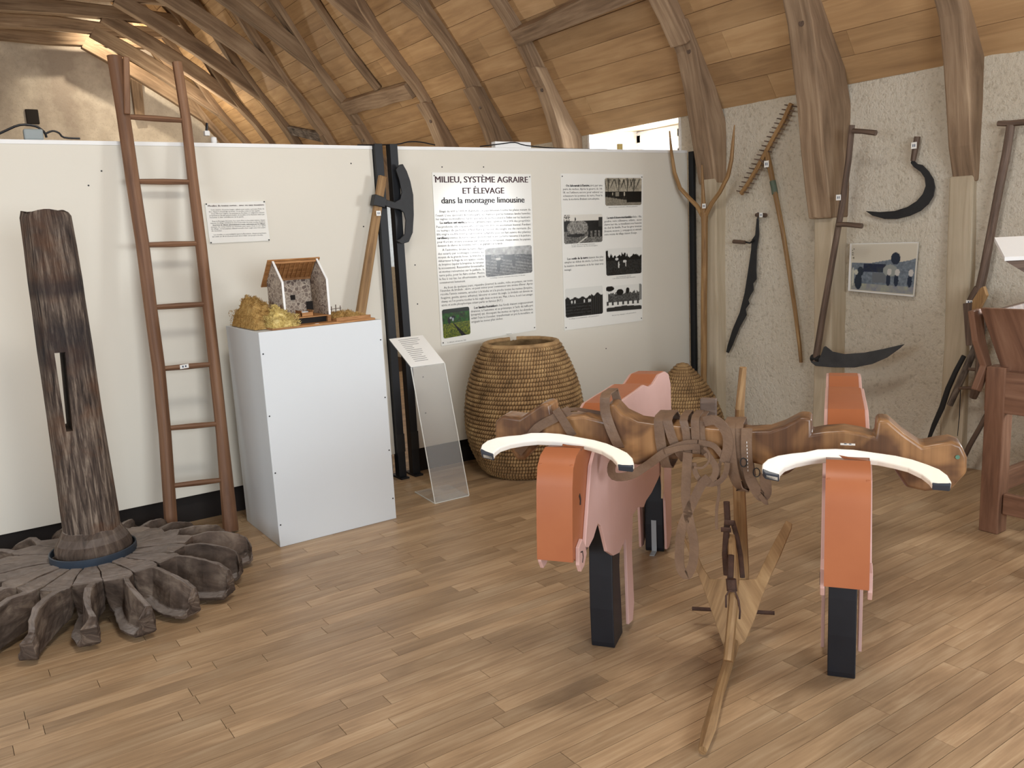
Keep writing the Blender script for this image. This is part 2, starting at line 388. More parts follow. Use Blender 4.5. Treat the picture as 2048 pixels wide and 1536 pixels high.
def moss_mat(name, a, b_, c_):
    m, nt, b = newmat(name, 0.95, 0.08)
    tc = nd(nt, 'ShaderNodeTexCoord').outputs['Object']
    nt.links.new(ramp(nt, noise(nt, tc, 30, 5, 0.7), [(0.3, a), (0.5, b_), (0.7, c_)]), b.inputs['Base Color'])
    bump(nt, b, noise(nt, tc, 150, 4), 0.8, 0.01); return m
M_MOSS = moss_mat('dry_moss', S(140, 106, 60), S(184, 148, 90), S(212, 180, 120))
M_MOSSY = moss_mat('yellow_lichen', S(190, 162, 94), S(222, 198, 126), S(240, 220, 156))

# ------------------------------------------------------------------ SETTING: floor
XW = 5.10; YG = 15.2; YB = -3.2; XL = -3.9
fl = MB(); fl.box(XL, 6.4, YB, YG + 0.2, -0.12, -0.004)
floor = tag(fl.build('floor', M_FSUB), kind='structure', label='worn honey-coloured oak strip floor')
planks = []; PW = 0.0715; PT = 0.02
r0 = random.Random(3)
y = YB
row = 0
while y < YG:
    x = XL - r0.random() * 0.6
    while x < XW + 0.02:
        L = r0.choice([0.44, 0.55, 0.62, 0.75, 0.9, 0.95])
        planks.append((max(x, XL), min(x + L, XW), y)); x += L
    y += PW; row += 1
def seen(P, m=60):
    q = proj(P); return q[2] > 0.3 and -m < q[0] < 2048 + m and -m < q[1] < 1536 + m
vis = [p for p in planks if p[1] - p[0] > 0.05 and any(seen((xx, p[2] + PW / 2, 0)) for xx in (p[0], (p[0] + p[1]) / 2, p[1])) and p[2] < 4.9]
vis.sort(key=lambda p: (p[0] + p[1]) ** 2 / 4 + p[2] ** 2)
near = set(vis[:300])
pm = MB(); g = 0.0009
pm.hexa([(0, g, -PT), (0, PW - g, -PT), (0, PW - g, 0), (0, g, 0), (1, g, -PT), (1, PW - g, -PT), (1, PW - g, 0), (1, g, 0)])
proto = None
for (x0, x1, yy) in vis[:300]:
    if proto is None:
        proto = pm.build('plank', M_FLOOR, floor, loc=(0, 0, 0)); o = proto
    else:
        o = proto.copy(); COL.objects.link(o)
    o.matrix_parent_inverse = floor.matrix_world.inverted()
    o.location = (x0 + g, yy, r0.uniform(-0.0006, 0.0004)); o.scale = (x1 - x0 - 2 * g, 1, 1)
rest = MB()
for (x0, x1, yy) in planks:
    if (x0, x1, yy) in near or x1 - x0 < 0.02: continue
    if yy > 9: continue
    rest.box(x0 + g, x1 - g, yy + g, yy + PW - g, -0.012, r0.uniform(-0.0006, 0.0004), col=r0.random())
rs = rest.build('plank_field', M_FLOOR, floor); tag(rs, kind='stuff')
# ------------------------------------------------------------------ SETTING: roof boards
PROF = [(XW, 2.40), (4.78, 2.885), (4.65, 3.12), (4.50, 3.31), (4.35, 3.50), (4.20, 3.68), (4.05, 3.90), (3.88, 4.17), (3.62, 4.58), (3.3, 5.05), (2.4, 6.25), (1.4, 7.5), (0.6, 8.3)]
def prof_s():
    s = [0]
    for a, b in zip(PROF, PROF[1:]): s.append(s[-1] + math.hypot(b[0] - a[0], b[1] - a[1]))
    return s
PS = prof_s()
def prof(s, off=0.0):
    s = max(s, -0.5)
    i = 0
    while i < len(PS) - 2 and s > PS[i + 1]: i += 1
    a, b = PROF[i], PROF[i + 1]; t = (s - PS[i]) / (PS[i + 1] - PS[i])
    dx, dz = (b[0] - a[0]), (b[1] - a[1]); L = math.hypot(dx, dz)
    return (a[0] + dx * t - dz / L * off, a[1] + dz * t + dx / L * off)   # off>0: into the room
def prof_z(z, off=0.0):
    lo, hi = 0, PS[-1]
    for _ in range(40):
        mid = (lo + hi) / 2
        if prof(mid)[1] < z: lo = mid
        else: hi = mid
    return prof(lo, off)
rc = MB()
shell = [prof(s, -0.035) for s in PS]; shell[0] = (XW + 0.75, 2.46)
shell.insert(1, (XW + 0.02, 2.425))
mir = [(2 * 0.6 - x, z) for x, z in shell[::-1]]
full = shell + mir
for (a, b) in zip(full, full[1:]):
    rc.hexa([(a[0], YB - .2, a[1]), (a[0], YB - .2, a[1] + .1), (b[0], YB - .2, b[1] + .1), (b[0], YB - .2, b[1]),
             (a[0], YG + .3, a[1]), (a[0], YG + .3, a[1] + .1), (b[0], YG + .3, b[1] + .1), (b[0], YG + .3, b[1])])
ceiling = tag(rc.build('ceiling', M_ROOF), kind='structure', label='curved timber roof lined with long honey-coloured pine boards')
s = 0.0; r1 = random.Random(11); nb = 0
restb = MB()
while s < 5.6:
    bw = r1.uniform(0.165, 0.215); s1 = s + bw
    yy = 1.6 - r1.random() * 1.5
    while yy < YG:
        L = r1.uniform(1.7, 3.4); y1 = min(yy + L, YG); e = r1.uniform(0.0, 0.006)
        a = prof(s + .0015, e); b = prof(s1 - .0015, e + r1.uniform(0, .003)); a2 = prof(s + .0015, -0.03); b2 = prof(s1 - .0015, -0.03)
        m = MB() if s < 4.4 else restb
        m.hexa([(a[0], yy + .002, a[1]), (a2[0], yy + .002, a2[1]), (b2[0], yy + .002, b2[1]), (b[0], yy + .002, b[1]),
                (a[0], y1, a[1]), (a2[0], y1, a2[1]), (b2[0], y1, b2[1]), (b[0], y1, b[1])], col=r1.random())
        if s < 4.4: m.build('board', M_ROOF, ceiling); nb += 1
        yy = y1
    s = s1
tag(restb.build('upper_boards', M_ROOF, ceiling), kind='stuff')
# ------------------------------------------------------------------ SETTING: walls
def rough_wall(name, axis, v, a0, a1, z0, z1, holes, th, mat, step=0.06, amp=0.012, **k):
    """grid wall at axis=v spanning a0..a1 x z0..z1 with rectangular holes, relief on its face"""
    A = sorted(set([round(a0 + i * step, 4) for i in range(int((a1 - a0) / step) + 1)] + [a1] + [h for H in holes for h in H[:2]]))
    Z = sorted(set([round(z0 + i * step, 4) for i in range(int((z1 - z0) / step) + 1)] + [z1] + [h for H in holes for h in H[2:]]))
    m = MB(); idx = {}
    def pt(a, z):
        n_ = mnoise.noise(Vector((a * 1.7, z * 1.7, v))) * amp * 1.6 + mnoise.noise(Vector((a * 9, z * 9, v))) * amp * 0.5
        e = 0.006
        return (v + n_, a + e * mnoise.noise(Vector((a * 7, z * 7, 3))), z) if axis == 'X' else (a, v + n_, z)
    for i, a in enumerate(A):
        for j, z in enumerate(Z):
            idx[i, j] = len(m.v); m.v.append(Vector(pt(a, z)))
    for i in range(len(A) - 1):
        for j in range(len(Z) - 1):
            ca, cz = (A[i] + A[i + 1]) / 2, (Z[j] + Z[j + 1]) / 2
            if any(h[0] < ca < h[1] and h[2] < cz < h[3] for h in holes): continue
            q = [idx[i, j], idx[i, j + 1], idx[i + 1, j + 1], idx[i + 1, j]]
            if axis == 'Y': q = q[::-1]
            m.face(q, [(m.v[t][1], m.v[t][2]) for t in q])
    # backing blocks round the holes
    cuts = sorted(set([a0, a1] + [h for H in holes for h in H[:2]]))
    for c0, c1 in zip(cuts, cuts[1:]):
        H = [h for h in holes if h[0] <= c0 and h[1] >= c1]
        spans = [(z0, z1)] if not H else [(z0, H[0][2]), (H[0][3], z1)]
        for (p, q_) in spans:
            if q_ - p < 0.01: continue
            if axis == 'X': m.box(v + 0.03, v + th, c0, c1, p, q_)
            else: m.box(c0, c1, v + 0.03, v + th, p, q_)
    o = m.build(name, mat, smooth=True)
    return tag(o, kind='structure', **k)
W1 = (4.985, 6.10, 1.55, 2.405); W2 = (0.25, 1.90, 1.2, 2.1); W3 = (9.5, 10.9, 1.2, 2.405)
wr = rough_wall('wall_right', 'X', XW, YB, YG, -0.02, 2.41, [W1, W2, W3], 0.65, M_WALL, label='roughcast beige stone wall hung with farm tools')
# window 1: whitewashed reveals, white frame, glass
def window(name, H, xo, label):
    y0, y1, z0, z1 = H
    w = MB(); t = 0.05
    for (a, b, c, d) in ((y0, y1, z0, z0 + t), (y0, y1, z1 - t - .02, z1 + .03), (y0, y0 + t, z0, z1), (y1 - t, y1, z0, z1), ((y0 + y1) / 2 - .03, (y0 + y1) / 2 + .03, z0, z1), (y0, y1, z1 - .2, z1 - .17)):
        w.box(xo, xo + 0.05, a, b, c, d)
    o = tag(w.build(name, M_WHITE, bevel=0.003), kind='structure', label=label)
    rv = MB()
    rv.box(XW + 0.0, XW + .66, y1 - .004, y1 + .02, z0, z1 + .05); rv.box(XW + .0, XW + .66, y0 - .02, y0 + .004, z0, z1 + .05)
    rv.box(XW, XW + .66, y0, y1, z0 - .02, z0 + .004)
    rv.build('reveal', M_REVEAL, o)
    sf = MB(); sf.hexa([(XW + .01, y0, 2.40 if z1 > 2.3 else z1), (XW + .01, y1, 2.40 if z1 > 2.3 else z1), (XW + .01, y1, z1 + .05), (XW + .01, y0, z1 + .05),
                        (XW + .66, y0, z1 + .045), (XW + .66, y1, z1 + .045), (XW + .66, y1, z1 + .09), (XW + .66, y0, z1 + .09)])
    sf.build('soffit', M_ROOF if z1 > 2.3 else M_REVEAL, o)
    gl = MB(); gl.box(xo + .02, xo + .026, y0 + t, y1 - t, z0 + t, z1 - t); gl.build('pane', M_ACR, o)
    return o
window('window_1', W1, XW + 0.58, 'white framed dormer window in deep whitewashed opening')
window('window_2', W2, XW + 0.58, 'white framed window in the right wall')
window('window_3', W3, XW + 0.58, 'window glimpsed through the slit between the two panels')
wb = rough_wall('wall_back', 'Y', YG, XL, XW + .6, -0.02, 8.4, [], 0.4, M_GABLE, step=0.25, amp=0.02, label='stained plaster gable wall at the far end')
wl = MB(); wl.box(XL - .6, XL, YB, YG, -0.1, 2.55); tag(wl.build('wall_left', M_GABLE), kind='structure')
wf = MB()
for a, b, c, d in ((XL, -1.1, -.1, 8.4), (2.3, XW + .7, -.1, 8.4), (-1.1, 2.3, -.1, 1.0), (-1.1, 2.3, 2.85, 8.4)): wf.box(a, b, YB - .5, YB, c, d)
tag(wf.build('wall_front', M_GABLE), kind='structure')
# gable details: vent recess with a wooden plate, wall batten
vt = MB(); p0 = on(50, 218, 'Y', YG - .03); p1 = on(80, 248, 'Y', YG - .03)
vt.box(p0.x, p1.x, YG - .035, YG + .02, p1.z, p0.z)
tag(vt.build('vent_plate', M_DARK, bevel=.01), 'small dark square plate on the far gable wall', 'plate')
bt = MB(); a = on(268, 135, 'Y', YG - .06); b = on(272, 238, 'Y', YG - .06)
bt.hexa([(a.x - .07, YG - .09, b.z), (a.x + .07, YG - .09, b.z), (a.x + .07, YG + .0, b.z), (a.x - .07, YG + .0, b.z), (a.x - .08, YG - .1, a.z), (a.x + .09, YG - .1, a.z), (a.x + .09, YG, a.z), (a.x - .08, YG, a.z)], jit=.006)
tag(bt.build('wall_batten', M_BEAM), 'short upright timber batten against the far gable wall', 'timber')

# ------------------------------------------------------------------ roof trusses
def xz_prism(m, outer, inner, y0, y1, col=0.0, jy=0.0):
    """strip between outer and inner polylines (same count) extruded y0..y1, grain along"""
    rings = []
    for (o_, i_) in zip(outer, inner):
        ja, jb = random.uniform(-jy, jy), random.uniform(-jy, jy)
        rings.append([(i_[0], y0 + ja, i_[1]), (o_[0], y0 + ja, o_[1]), (o_[0], y1 + jb, o_[1]), (i_[0], y1 + jb, i_[1])])
    return m.loft(rings, col=col)
def jit2(p, a): return (p[0] + random.uniform(-a, a), p[1] + random.uniform(-a, a))
def truss(yf, label, w=0.2, low=None, post=None, brace=True, collar=True, top=5.4, wl=0.24, dx=0.0, foot=2.3):
    t = empty('roof_truss', (4.9 + dx, yf + w / 2, 0 if post else foot), label, 'roof truss', 'curved timber trusses under the boards')
    zs = [2.88, 3.05, 3.2, 3.4, 3.65, 3.9, 4.2, 4.5, 4.8, 5.1, top]
    yo = (wl - w) / 2
    m = MB(); xz_prism(m, [prof_z(z, -0.002) for z in zs], [jit2(prof_z(z, 0.085 + 0.02 * math.sin(z * 5 + yf)), .008) for z in zs], yf + yo, yf + yo + w, jy=.006)
    m.build('rafter', M_BEAM, t, bevel=.012)
    # lower cruck blade
    if low is None:
        zz = [2.0, 2.2, 2.4, 2.6, 2.8, 2.98]; inn = [(4.93, 2.0), (4.90, 2.2), (4.86, 2.4), (4.80, 2.6), (4.71, 2.8), (4.60, 2.98)]
        inn = [(x + dx, z) for x, z in inn]
    else: inn = low; zz = [q[1] for q in low]
    out = [(XW + .012, z) if z <= 2.4 else prof_z(z, -0.002) for z in zz]
    m = MB(); xz_prism(m, out, [jit2(p, .004) for p in inn], yf, yf + wl, jy=.004); cb = m.build('cruck_blade', M_BEAM, t, bevel=.012)
    # joint peg
    pz = inn[-2]; m = MB(); m.sweep([(pz[0] + .05, yf + .06, pz[1]), (pz[0] - .004, yf + .06, pz[1] - .003)], .04, n=10, up=(0, 1, 0)); m.build('peg', M_DTOOL, t)
    if post:
        x0, z1 = post
        m = MB(); zz = [0.002, .4, .8, 1.2, z1]
        xz_prism(m, [(XW + .03, z) for z in zz], [jit2((x0 + .0 * z, z), .006) for z in zz], yf + .01, yf + .15, jy=.006)
        m.build('wall_post', M_BEAMP, t, bevel=.012)
    if brace:
        m = MB(); A = Vector((4.27, 0, 3.60)); B = Vector((2.45, 0, 4.74)); pts = []
        for k in range(7):
            q = k / 6; p = A.lerp(B, q); sag = math.sin(q * math.pi) * 0.05
            pts.append((p.x + sag * .5, yf + w / 2 + .02 + random.uniform(-.01, .01), p.z + sag))
        m.sweep(pts, w * 0.8, [0.13, .17, .19, .2, .19, .18, .17], rect=True, jit=.06); m.build('arch_brace', M_BEAM, t, bevel=.012)
    if collar:
        m = MB(); e = prof_z(4.77, 0.0)
        pts = [(x, yf + w / 2 + .02, 4.785 + .02 * math.sin(x * 3 + yf * 2)) for x in (-2.2, -1.2, 0, 1.0, 2.0, 2.9, e[0])]
        m.sweep(pts, w * 0.85, [.2, .2, .19, .2, .18, .17, .15], rect=True, jit=.05); m.build('collar_beam', M_BEAM, t, bevel=.012)
    return t
truss(2.60, 'nearest roof truss, its knotty blade ending above the right-hand wall post', w=.12, wl=.14,
      low=[(5.07, 1.72), (5.00, 1.92), (4.955, 2.15), (4.90, 2.4), (4.84, 2.62), (4.74, 2.80), (4.61, 2.98)], post=(5.05, 1.76), brace=False)
truss(3.45, 'roof truss whose wide blade comes down between rake and scythe', w=.15, wl=.17,
      low=[(4.905, 1.55), (4.87, 1.75), (4.82, 2.0), (4.775, 2.26), (4.72, 2.5), (4.67, 2.75), (4.59, 2.98)], post=(4.95, 1.56), brace=False)
truss(4.50, 'roof truss beside the right end of the exhibition panels, behind the wooden fork', w=.16, wl=.19,
      low=[(5.00, 1.85), (4.95, 2.1), (4.90, 2.3), (4.85, 2.55), (4.78, 2.8), (4.66, 3.0)], post=(5.0, 1.9), brace=False)
truss(6.20, 'roof truss on the far side of the dormer window, split grey foot', w=.13, wl=.15, brace=False)
truss(7.22, 'roof truss rising behind the printed posters', w=.17, wl=.2)
truss(8.22, 'roof truss left of the poster pair with a broad grey arch brace', w=.14, wl=.17)
truss(9.95, 'roof truss above the axe, left of the short trimmer timber', w=.15, wl=.17)
truss(11.0, 'roof truss with a bright sawn arch brace in the left roof', w=.16, wl=.16)
truss(12.05, 'roof truss between the brightest brace and the ladder top', w=.15, wl=.16)
truss(13.0, 'third roof truss counted from the far gable', w=.16, wl=.16)
truss(13.9, 'second roof truss from the far gable, dark collar', w=.15, wl=.16)
truss(14.72, 'roof truss standing closest to the lamplit far gable wall', w=.15, wl=.16)
# trimmer timber and broken jack rafter between two trusses; rough purlin nearer
def timber(name, a, b, w, h, label, mat=M_BEAM, taper=1.0, off=.06):
    """straight piece lying under the roof boards between two roof points (z, Y)"""
    pts = []
    for q in (0, .25, .5, .75, 1):
        z = a[0] + (b[0] - a[0]) * q; yv = a[1] + (b[1] - a[1]) * q
        x, zz = prof_z(z, h / 2 + .018); pts.append((x, yv, zz))
    n = Vector((prof_z(a[0], 1)[0] - prof_z(a[0], 0)[0], 0, prof_z(a[0], 1)[1] - prof_z(a[0], 0)[1]))
    m = MB(); m.sweep(pts, [w * (1 + (taper - 1) * q) for q in (0, .25, .5, .75, 1)], h, rect=True, up=tuple(n), jit=.12)
    return tag(m.build(name, mat, bevel=.01), label, 'timber')
timber('trimmer_timber', (3.17, 8.4), (3.22, 9.98), .17, .09, 'short rough trimmer between two trusses above the axe')
timber('jack_rafter', (3.27, 9.05), (4.75, 9.15), .10, .06, 'thin cut-off rafter resting on the short rough trimmer', off=.03)
timber('purlin_timber', (3.30, 4.75), (3.27, 6.25), .17, .12, 'weathered grey purlin with a broken end, above the dormer window', taper=.8)
timber('wedge_timber', (2.98, 11.15), (3.2, 12.1), .14, .05, 'short grey plank fixed low between two trusses near the ladder', mat=M_GREYOAK)

# ------------------------------------------------------------------ exhibition panels
def panelobj(P0, P1, z0, z1, label):
    """board between two floor points (front face), thickness behind"""
    P0 = Vector((*P0, 0)); P1 = Vector((*P1, 0)); d = (P1 - P0).normalized(); n = Vector((-d.y, d.x, 0))
    t = empty('exhibition_panel', (P0 + P1) / 2, label, 'panel')
    m = MB(); a, b = P0, P1
    q = lambda p, z, o: (p.x + n.x * o, p.y + n.y * o, z)
    m.hexa([q(a, z0, 0), q(a, z0, .04), q(a, z1, .04), q(a, z1, 0), q(b, z0, 0), q(b, z0, .04), q(b, z1, .04), q(b, z1, 0)])
    m.build('board', M_PANEL, t, bevel=.002)
    m = MB(); m.hexa([q(a, z1 - .02, -.004), q(a, z1 - .02, -.0005), q(a, z1, -.0005), q(a, z1, -.004), q(b, z1 - .02, -.004), q(b, z1 - .02, -.0005), q(b, z1, -.0005), q(b, z1, -.004)])
    m.build('top_trim', M_WHITE, t)
    m = MB(); m.hexa([q(a, 0, .05), q(a, 0, .09), q(a, z0 + .05, .09), q(a, z0 + .05, .05), q(b, 0, .05), q(b, 0, .09), q(b, z0 + .05, .09), q(b, z0 + .05, .05)])
    m.build('plinth', M_DARK, t)
    return t, d, n
LPY = 4.92
panL, dL, nL = panelobj((-2.2, LPY), (2.372, LPY), 0.165, 2.13, 'long cream exhibition panel behind the ladder and pedestal')
RA, RB = (2.54, 4.92), (5.045, 4.845)
panR, dR, nR = panelobj(RA, RB, 0.17, 2.13, 'cream exhibition panel carrying the two printed posters')
def screwholes(par, pts, P0, n):
    m = MB()
    for (x, y) in pts:
        c = onn(x, y, P0, n); m.sweep([c - n * .0015, c + n * .001], .009, n=8, up=(0, 0, 1))
    m.build('screw_hole', M_IRON, par)
screwholes(panL, [(177, 371), (203, 342), (702, 327), (727, 453), (728, 600)], (0, LPY, 0), Vector((0, 1, 0)))
NR = Vector((nR.x, nR.y, 0)); PR0 = (RA[0], RA[1], 0)
screwholes(panR, [(884, 334), (967, 334), (830, 530), (835, 608), (846, 754), (851, 826), (1212, 697)], PR0, NR)
def post(px, py0, py1, w, label, top=2.14, d=.06):
    t = empty('steel_post', (px, py0, 0), label, 'post')
    m = MB(); m.box(px - w / 2, px + w / 2, py0, py0 + d, 0.012, top, axis='Z'); m.build('upright', M_BLACK, t, bevel=.002)
    m = MB(); m.box(px - w / 2 - .004, px + w / 2 + .004, py0 - .03, py0 + d + .06, 0, .012); m.build('foot_plate', M_BLACK, t)
    m = MB(); m.box(px - w / 2 - .002, px + w / 2 + .002, py0 - .004, py0 + .0, .18, .30); m.build('tape', M_IRON, t)
    return t
post(2.402, 4.885, 0, .052, 'left black steel post of the pair between the two panels')
post(2.505, 4.885, 0, .052, 'right black steel post of the pair between the two panels')
post(5.0755, 4.80, 0, .026, 'black steel post at the right end of the panels', d=.05, top=2.12)
# ------------------------------------------------------------------ lettering and pictures
def text_lines(lines, P0, n, mat, name, parent, lift=.0012):
    """lines: (text, xl, yl, xr or None, yr, cap_px, bold) measured on the print; flat print joined into one part"""
    vs = []; fs = []
    n = Vector(n).normalized()
    for (txt, xl, yl, xr, yr, cap, bold) in lines:
        A = onn(xl, yl, P0, n); B = onn(xr, yr, P0, n)
        ex = (B - A); L = ex.length; ex.normalize(); ez = n.cross(ex)
        if ez.z < 0: ez = -ez
        U = onn(xl, yl - cap, P0, n); H = (U - A).length
        cu = bpy.data.curves.new('tmp', 'FONT'); cu.body = txt; cu.size = 1.0; cu.resolution_u = 1 if cap < 8 else 4
        ob = bpy.data.objects.new('tmp', cu); COL.objects.link(ob)
        me = ob.to_mesh()
        if len(me.vertices):
            X = [v.co.x for v in me.vertices]; x0, x1 = min(X), max(X)
            sx = L / max(x1 - x0, 1e-3); sy = H / 0.7
            b = len(vs)
            for rep in ((0, .028, -.028) if bold else (0,)):
                b = len(vs)
                for v in me.vertices: vs.append(A + ex * ((v.co.x - x0 + rep) * sx) + ez * (v.co.y * sy) - n * (lift + abs(rep) * .002))
                for p in me.polygons: fs.append([b + i for i in p.vertices])
        ob.to_mesh_clear(); bpy.data.objects.remove(ob); bpy.data.curves.remove(cu)
    me = bpy.data.meshes.new(name); c = sum(vs, Vector()) / len(vs)
    me.from_pydata([tuple(v - c) for v in vs], [], fs); me.materials.append(mat)
    o = bpy.data.objects.new(name, me); COL.objects.link(o); o.matrix_world = Matrix.Translation(c)
    o.parent = parent; o.matrix_parent_inverse = parent.matrix_world.inverted(); o['kind'] = 'stuff'; return o
def fbm(x, y, s, o=4):
    return mnoise.fractal(Vector((x * s, y * s, 0.3)), 0.7, 2.0, o) if hasattr(mnoise, 'fractal') else mnoise.noise(Vector((x * s, y * s, 0)))
def ell(u, v, cx, cy, rx, ry): return ((u - cx) / rx) ** 2 + ((v - cy) / ry) ** 2 < 1
def pic_color(kind, u, v, A):
    """painter of old photographs: u right, v up, A = aspect; returns grey or rgb"""
    n = fbm(u * A, v, 7) ; n2 = fbm(u * A + 5, v, 22)
    if kind == 'field':      # two people hoeing a heath
        if v > .78 - .1 * u: g = .62 + .12 * n
        else: g = .36 + .16 * n2 + .10 * math.sin((u * .8 + v * 2.2) * 26)
        if v > .55 and u > .38 and v < .7 and u < .62: g = .22
        if v > .62 and u < .13 and v < .78: g = .16
        if ell(u, v, .27, .35, .035, .22) or ell(u, v, .30, .5, .07, .07): g = .14
        if ell(u, v, .27, .6, .055, .05): g = .75
        if ell(u, v, .6, .48, .035, .2): g = .2
        if u > .62 and v > .4 + .3 * (1 - u): g -= .08
        return (g, g * .99, g * .96)
    if kind == 'green':
        if v > .86: return (.10, .13, .08)
        g = (.13 + .10 * n2, .27 + .12 * n, .07)
        if v < .5: g = (.34 + .2 * n2, .38 + .18 * n2, .12)
        if abs(u - (.38 + (.5 - v) * .75)) < .015 + (.5 - v) * .14 and v < .5: g = (.07, .06, .05)
        if ell(u, v, .24, .6, .05, .12) or ell(u, v, .4, .7, .06, .05): g = (.08, .09, .1)
        if ell(u, v, .30, .68, .045, .035) or ell(u, v, .38, .62, .03, .06): g = (.6, .62, .64)
        return g
    if kind == 'trees':
        if v > .5:
            g = .62 + .12 * n
            for cx, sp in ((.08, .22), (.36, .2), (.6, .12), (.78, .14)):
                dx = abs(u - cx)
                if dx < .012 or (dx < (v - .5) * .5 and math.sin((u - cx) / max(v - .42, .04) * 26) > .55 and v < .95): g *= .55
        else:
            g = .14 + .1 * n2 if v > .3 - .22 * u + .02 else .5 + .1 * n2
            if u > .58 and v > .1: g = .10
            if .28 < u < .38 and .33 < v < .5: g = .5
            if ell(u, v, .52, .42, .02, .08) or ell(u, v, .2, .42, .015, .05): g = .7
        return (g, g * .95, g * .84)
    if kind == 'hay':
        hz = .78
        g = .86 if v > hz else .13 + .05 * n
        if v > hz and u < .16 and n2 > .0: g = .3
        if ell(u, v, .29, .84, .018, .07): g = .15
        if u > .9 and v > .55 and v < .9: g = .22
        if v < .42: g = .38 + .2 * n2
        if ell(u, v, .27, .55, .19, .24) or ell(u, v, .43, .55, .19, .24): g = .5 + .22 * fbm(u * 3, v, 18)
        if ell(u, v, .3, .28, .24, .06): g = .14
        if v < .45 and u > .58 and math.sin(u * 60) > 0 and v > .2: g = .16
        if abs((v - .02) - (u - .38) * .9) < .025 and u < .6 and v < .32: g = .75
        return (g, g * .98, g * .93)
    if kind == 'work':
        edge = .70 + .10 * fbm(u * 3, 0.2, 5) + (.12 if .43 < u < .55 else 0) + (.06 if .75 < u < .9 else 0) + (.2 if u < .06 else 0)
        g = .88 if v > edge else (.09 if v > .55 - .0 * u else .17 + .07 * n2)
        if ell(u, v, .31, .5, .05, .13): g = .15
        if ell(u, v, .30, .6, .045, .05) or ell(u, v, .35, .38, .02, .13) or ell(u, v, .52, .5, .05, .05) or ell(u, v, .55, .4, .015, .1): g = .8
        return (g, g, g * .97)
    if kind == 'plain':
        edge = .66 + .04 * math.sin(u * 31) + .03 * n
        g = .86 if v > edge else (.13 if v > .5 else .14 + .07 * n2 + .05 * math.sin(v * 60))
        if u > .68 and v < edge + .06: g = .16 + .05 * math.sin(u * 120)
        for cx in (.17, .25, .5, .62, .66):
            if ell(u, v, cx, .52, .02, .06): g = .78
        return (g, g, g * .97)
    if kind == 'oxen':
        g = .88
        edge = .62 + .08 * n
        if .05 < u < .95 and .38 < v < edge + .1: g = .3 + .14 * n2
        if ell(u, v, .38, .74, .1, .12) or ell(u, v, .1, .9, .12, .1) or ell(u, v, .6, .78, .05, .12): g = .1
        if v < .22 - .1 * abs(u - .5) and v > .02: g = .2
        if .25 < v < .42 and math.sin(u * 44) > .4: g = .25
        if u > .93 and v > .4: g = .5
        return (g, g, g * .97)
    if kind == 'troughs':     # wall print: villagers beside a stone trough
        t = (.80, .77, .70)
        g = None
        edge = .60 + .08 * max(0, 1 - abs(u - .62) / .3) + .12 * max(0, (u - .78) / .22)
        if v > edge: c = t
        else: c = (.42 + .08 * n2, .46 + .08 * n2, .50 + .08 * n2)
        if ell(u, v, .69, .70, .07, .12): c = (.13, .17, .24)
        if .2 < u < .55 and .42 < v < .58: c = (.16 + .06 * n, .19 + .06 * n, .26)
        if .35 < u < .56 and .20 < v < .40: c = (.40, .42, .44)
        if v < .17: c = (.55 + .07 * n, .56 + .07 * n, .55)
        if ell(u, v, .62, .46, .11, .12): c = (.56, .58, .56)
        for cx in (.60, .72, .92):
            if ell(u, v, cx, .27, .035, .12): c = (.14, .18, .25)
            if ell(u, v, cx + .01, .43, .035, .07): c = (.75, .74, .72)
        if ell(u, v, .13, .2, .06, .17) or ell(u, v, .16, .42, .05, .1): c = (.15, .19, .24)
        if ell(u, v, .09, .4, .03, .06) or ell(u, v, .04, .3, .02, .2): c = (.74, .74, .68)
        if u < .05 and v > .68 and n2 > -.05 and v < .9: c = (.25, .24, .2)
        if u < .015 or u > .985 or v < .02 or v > .985: c = (.84, .82, .76)
        return c
    return (.5, .5, .5)
def picture(name, corners, P0, n, kind, parent, N=92, lift=.0014, label=None, round_=0.08):
    """flat print: corners TL, TR, BR, BL as measured"""
    n = Vector(n).normalized()
    C = [onn(x, y, P0, n) for x, y in corners]
    TL, TR, BR, BL = C; wdt = ((TR - TL).length + (BR - BL).length) / 2; hgt = ((TL - BL).length + (TR - BR).length) / 2
    A = wdt / hgt; NX = int(N); NY = int(N / A)
    vs = []; cols = []; fs = []; idx = {}
    r = round_
    def inside(u, v):
        x = min(u, 1 - u) * A; y = min(v, 1 - v)
        if x < r and y < r: return (r - x) ** 2 + (r - y) ** 2 < r * r
        return True
    for j in range(NY + 1):
        for i in range(NX + 1):
            u, v = i / NX, j / NY
            p = (TL * (1 - u) + TR * u) * v + (BL * (1 - u) + BR * u) * (1 - v)
            idx[i, j] = len(vs); vs.append(p - n * lift)
            cols.append(pic_color(kind, u, v, A))
    for j in range(NY):
        for i in range(NX):
            if inside((i + .5) / NX, (j + .5) / NY): fs.append((idx[i, j], idx[i + 1, j], idx[i + 1, j + 1], idx[i, j + 1]))
    me = bpy.data.meshes.new(name); c = sum(vs, Vector()) / len(vs)
    me.from_pydata([tuple(v - c) for v in vs], [], fs)
    at = me.attributes.new('picture', 'FLOAT_COLOR', 'POINT')
    f = lambda x: max(0.01, min(1, x)) ** 2.2
    at.data.foreach_set('color', [q for cc in cols for q in (f(cc[0]), f(cc[1]), f(cc[2]), 1)])
    me.materials.append(M_PIC)
    o = bpy.data.objects.new(name, me); COL.objects.link(o); o.matrix_world = Matrix.Translation(c)
    o.parent = parent; o.matrix_parent_inverse = parent.matrix_world.inverted()
    if label: o['label'] = label
    return o
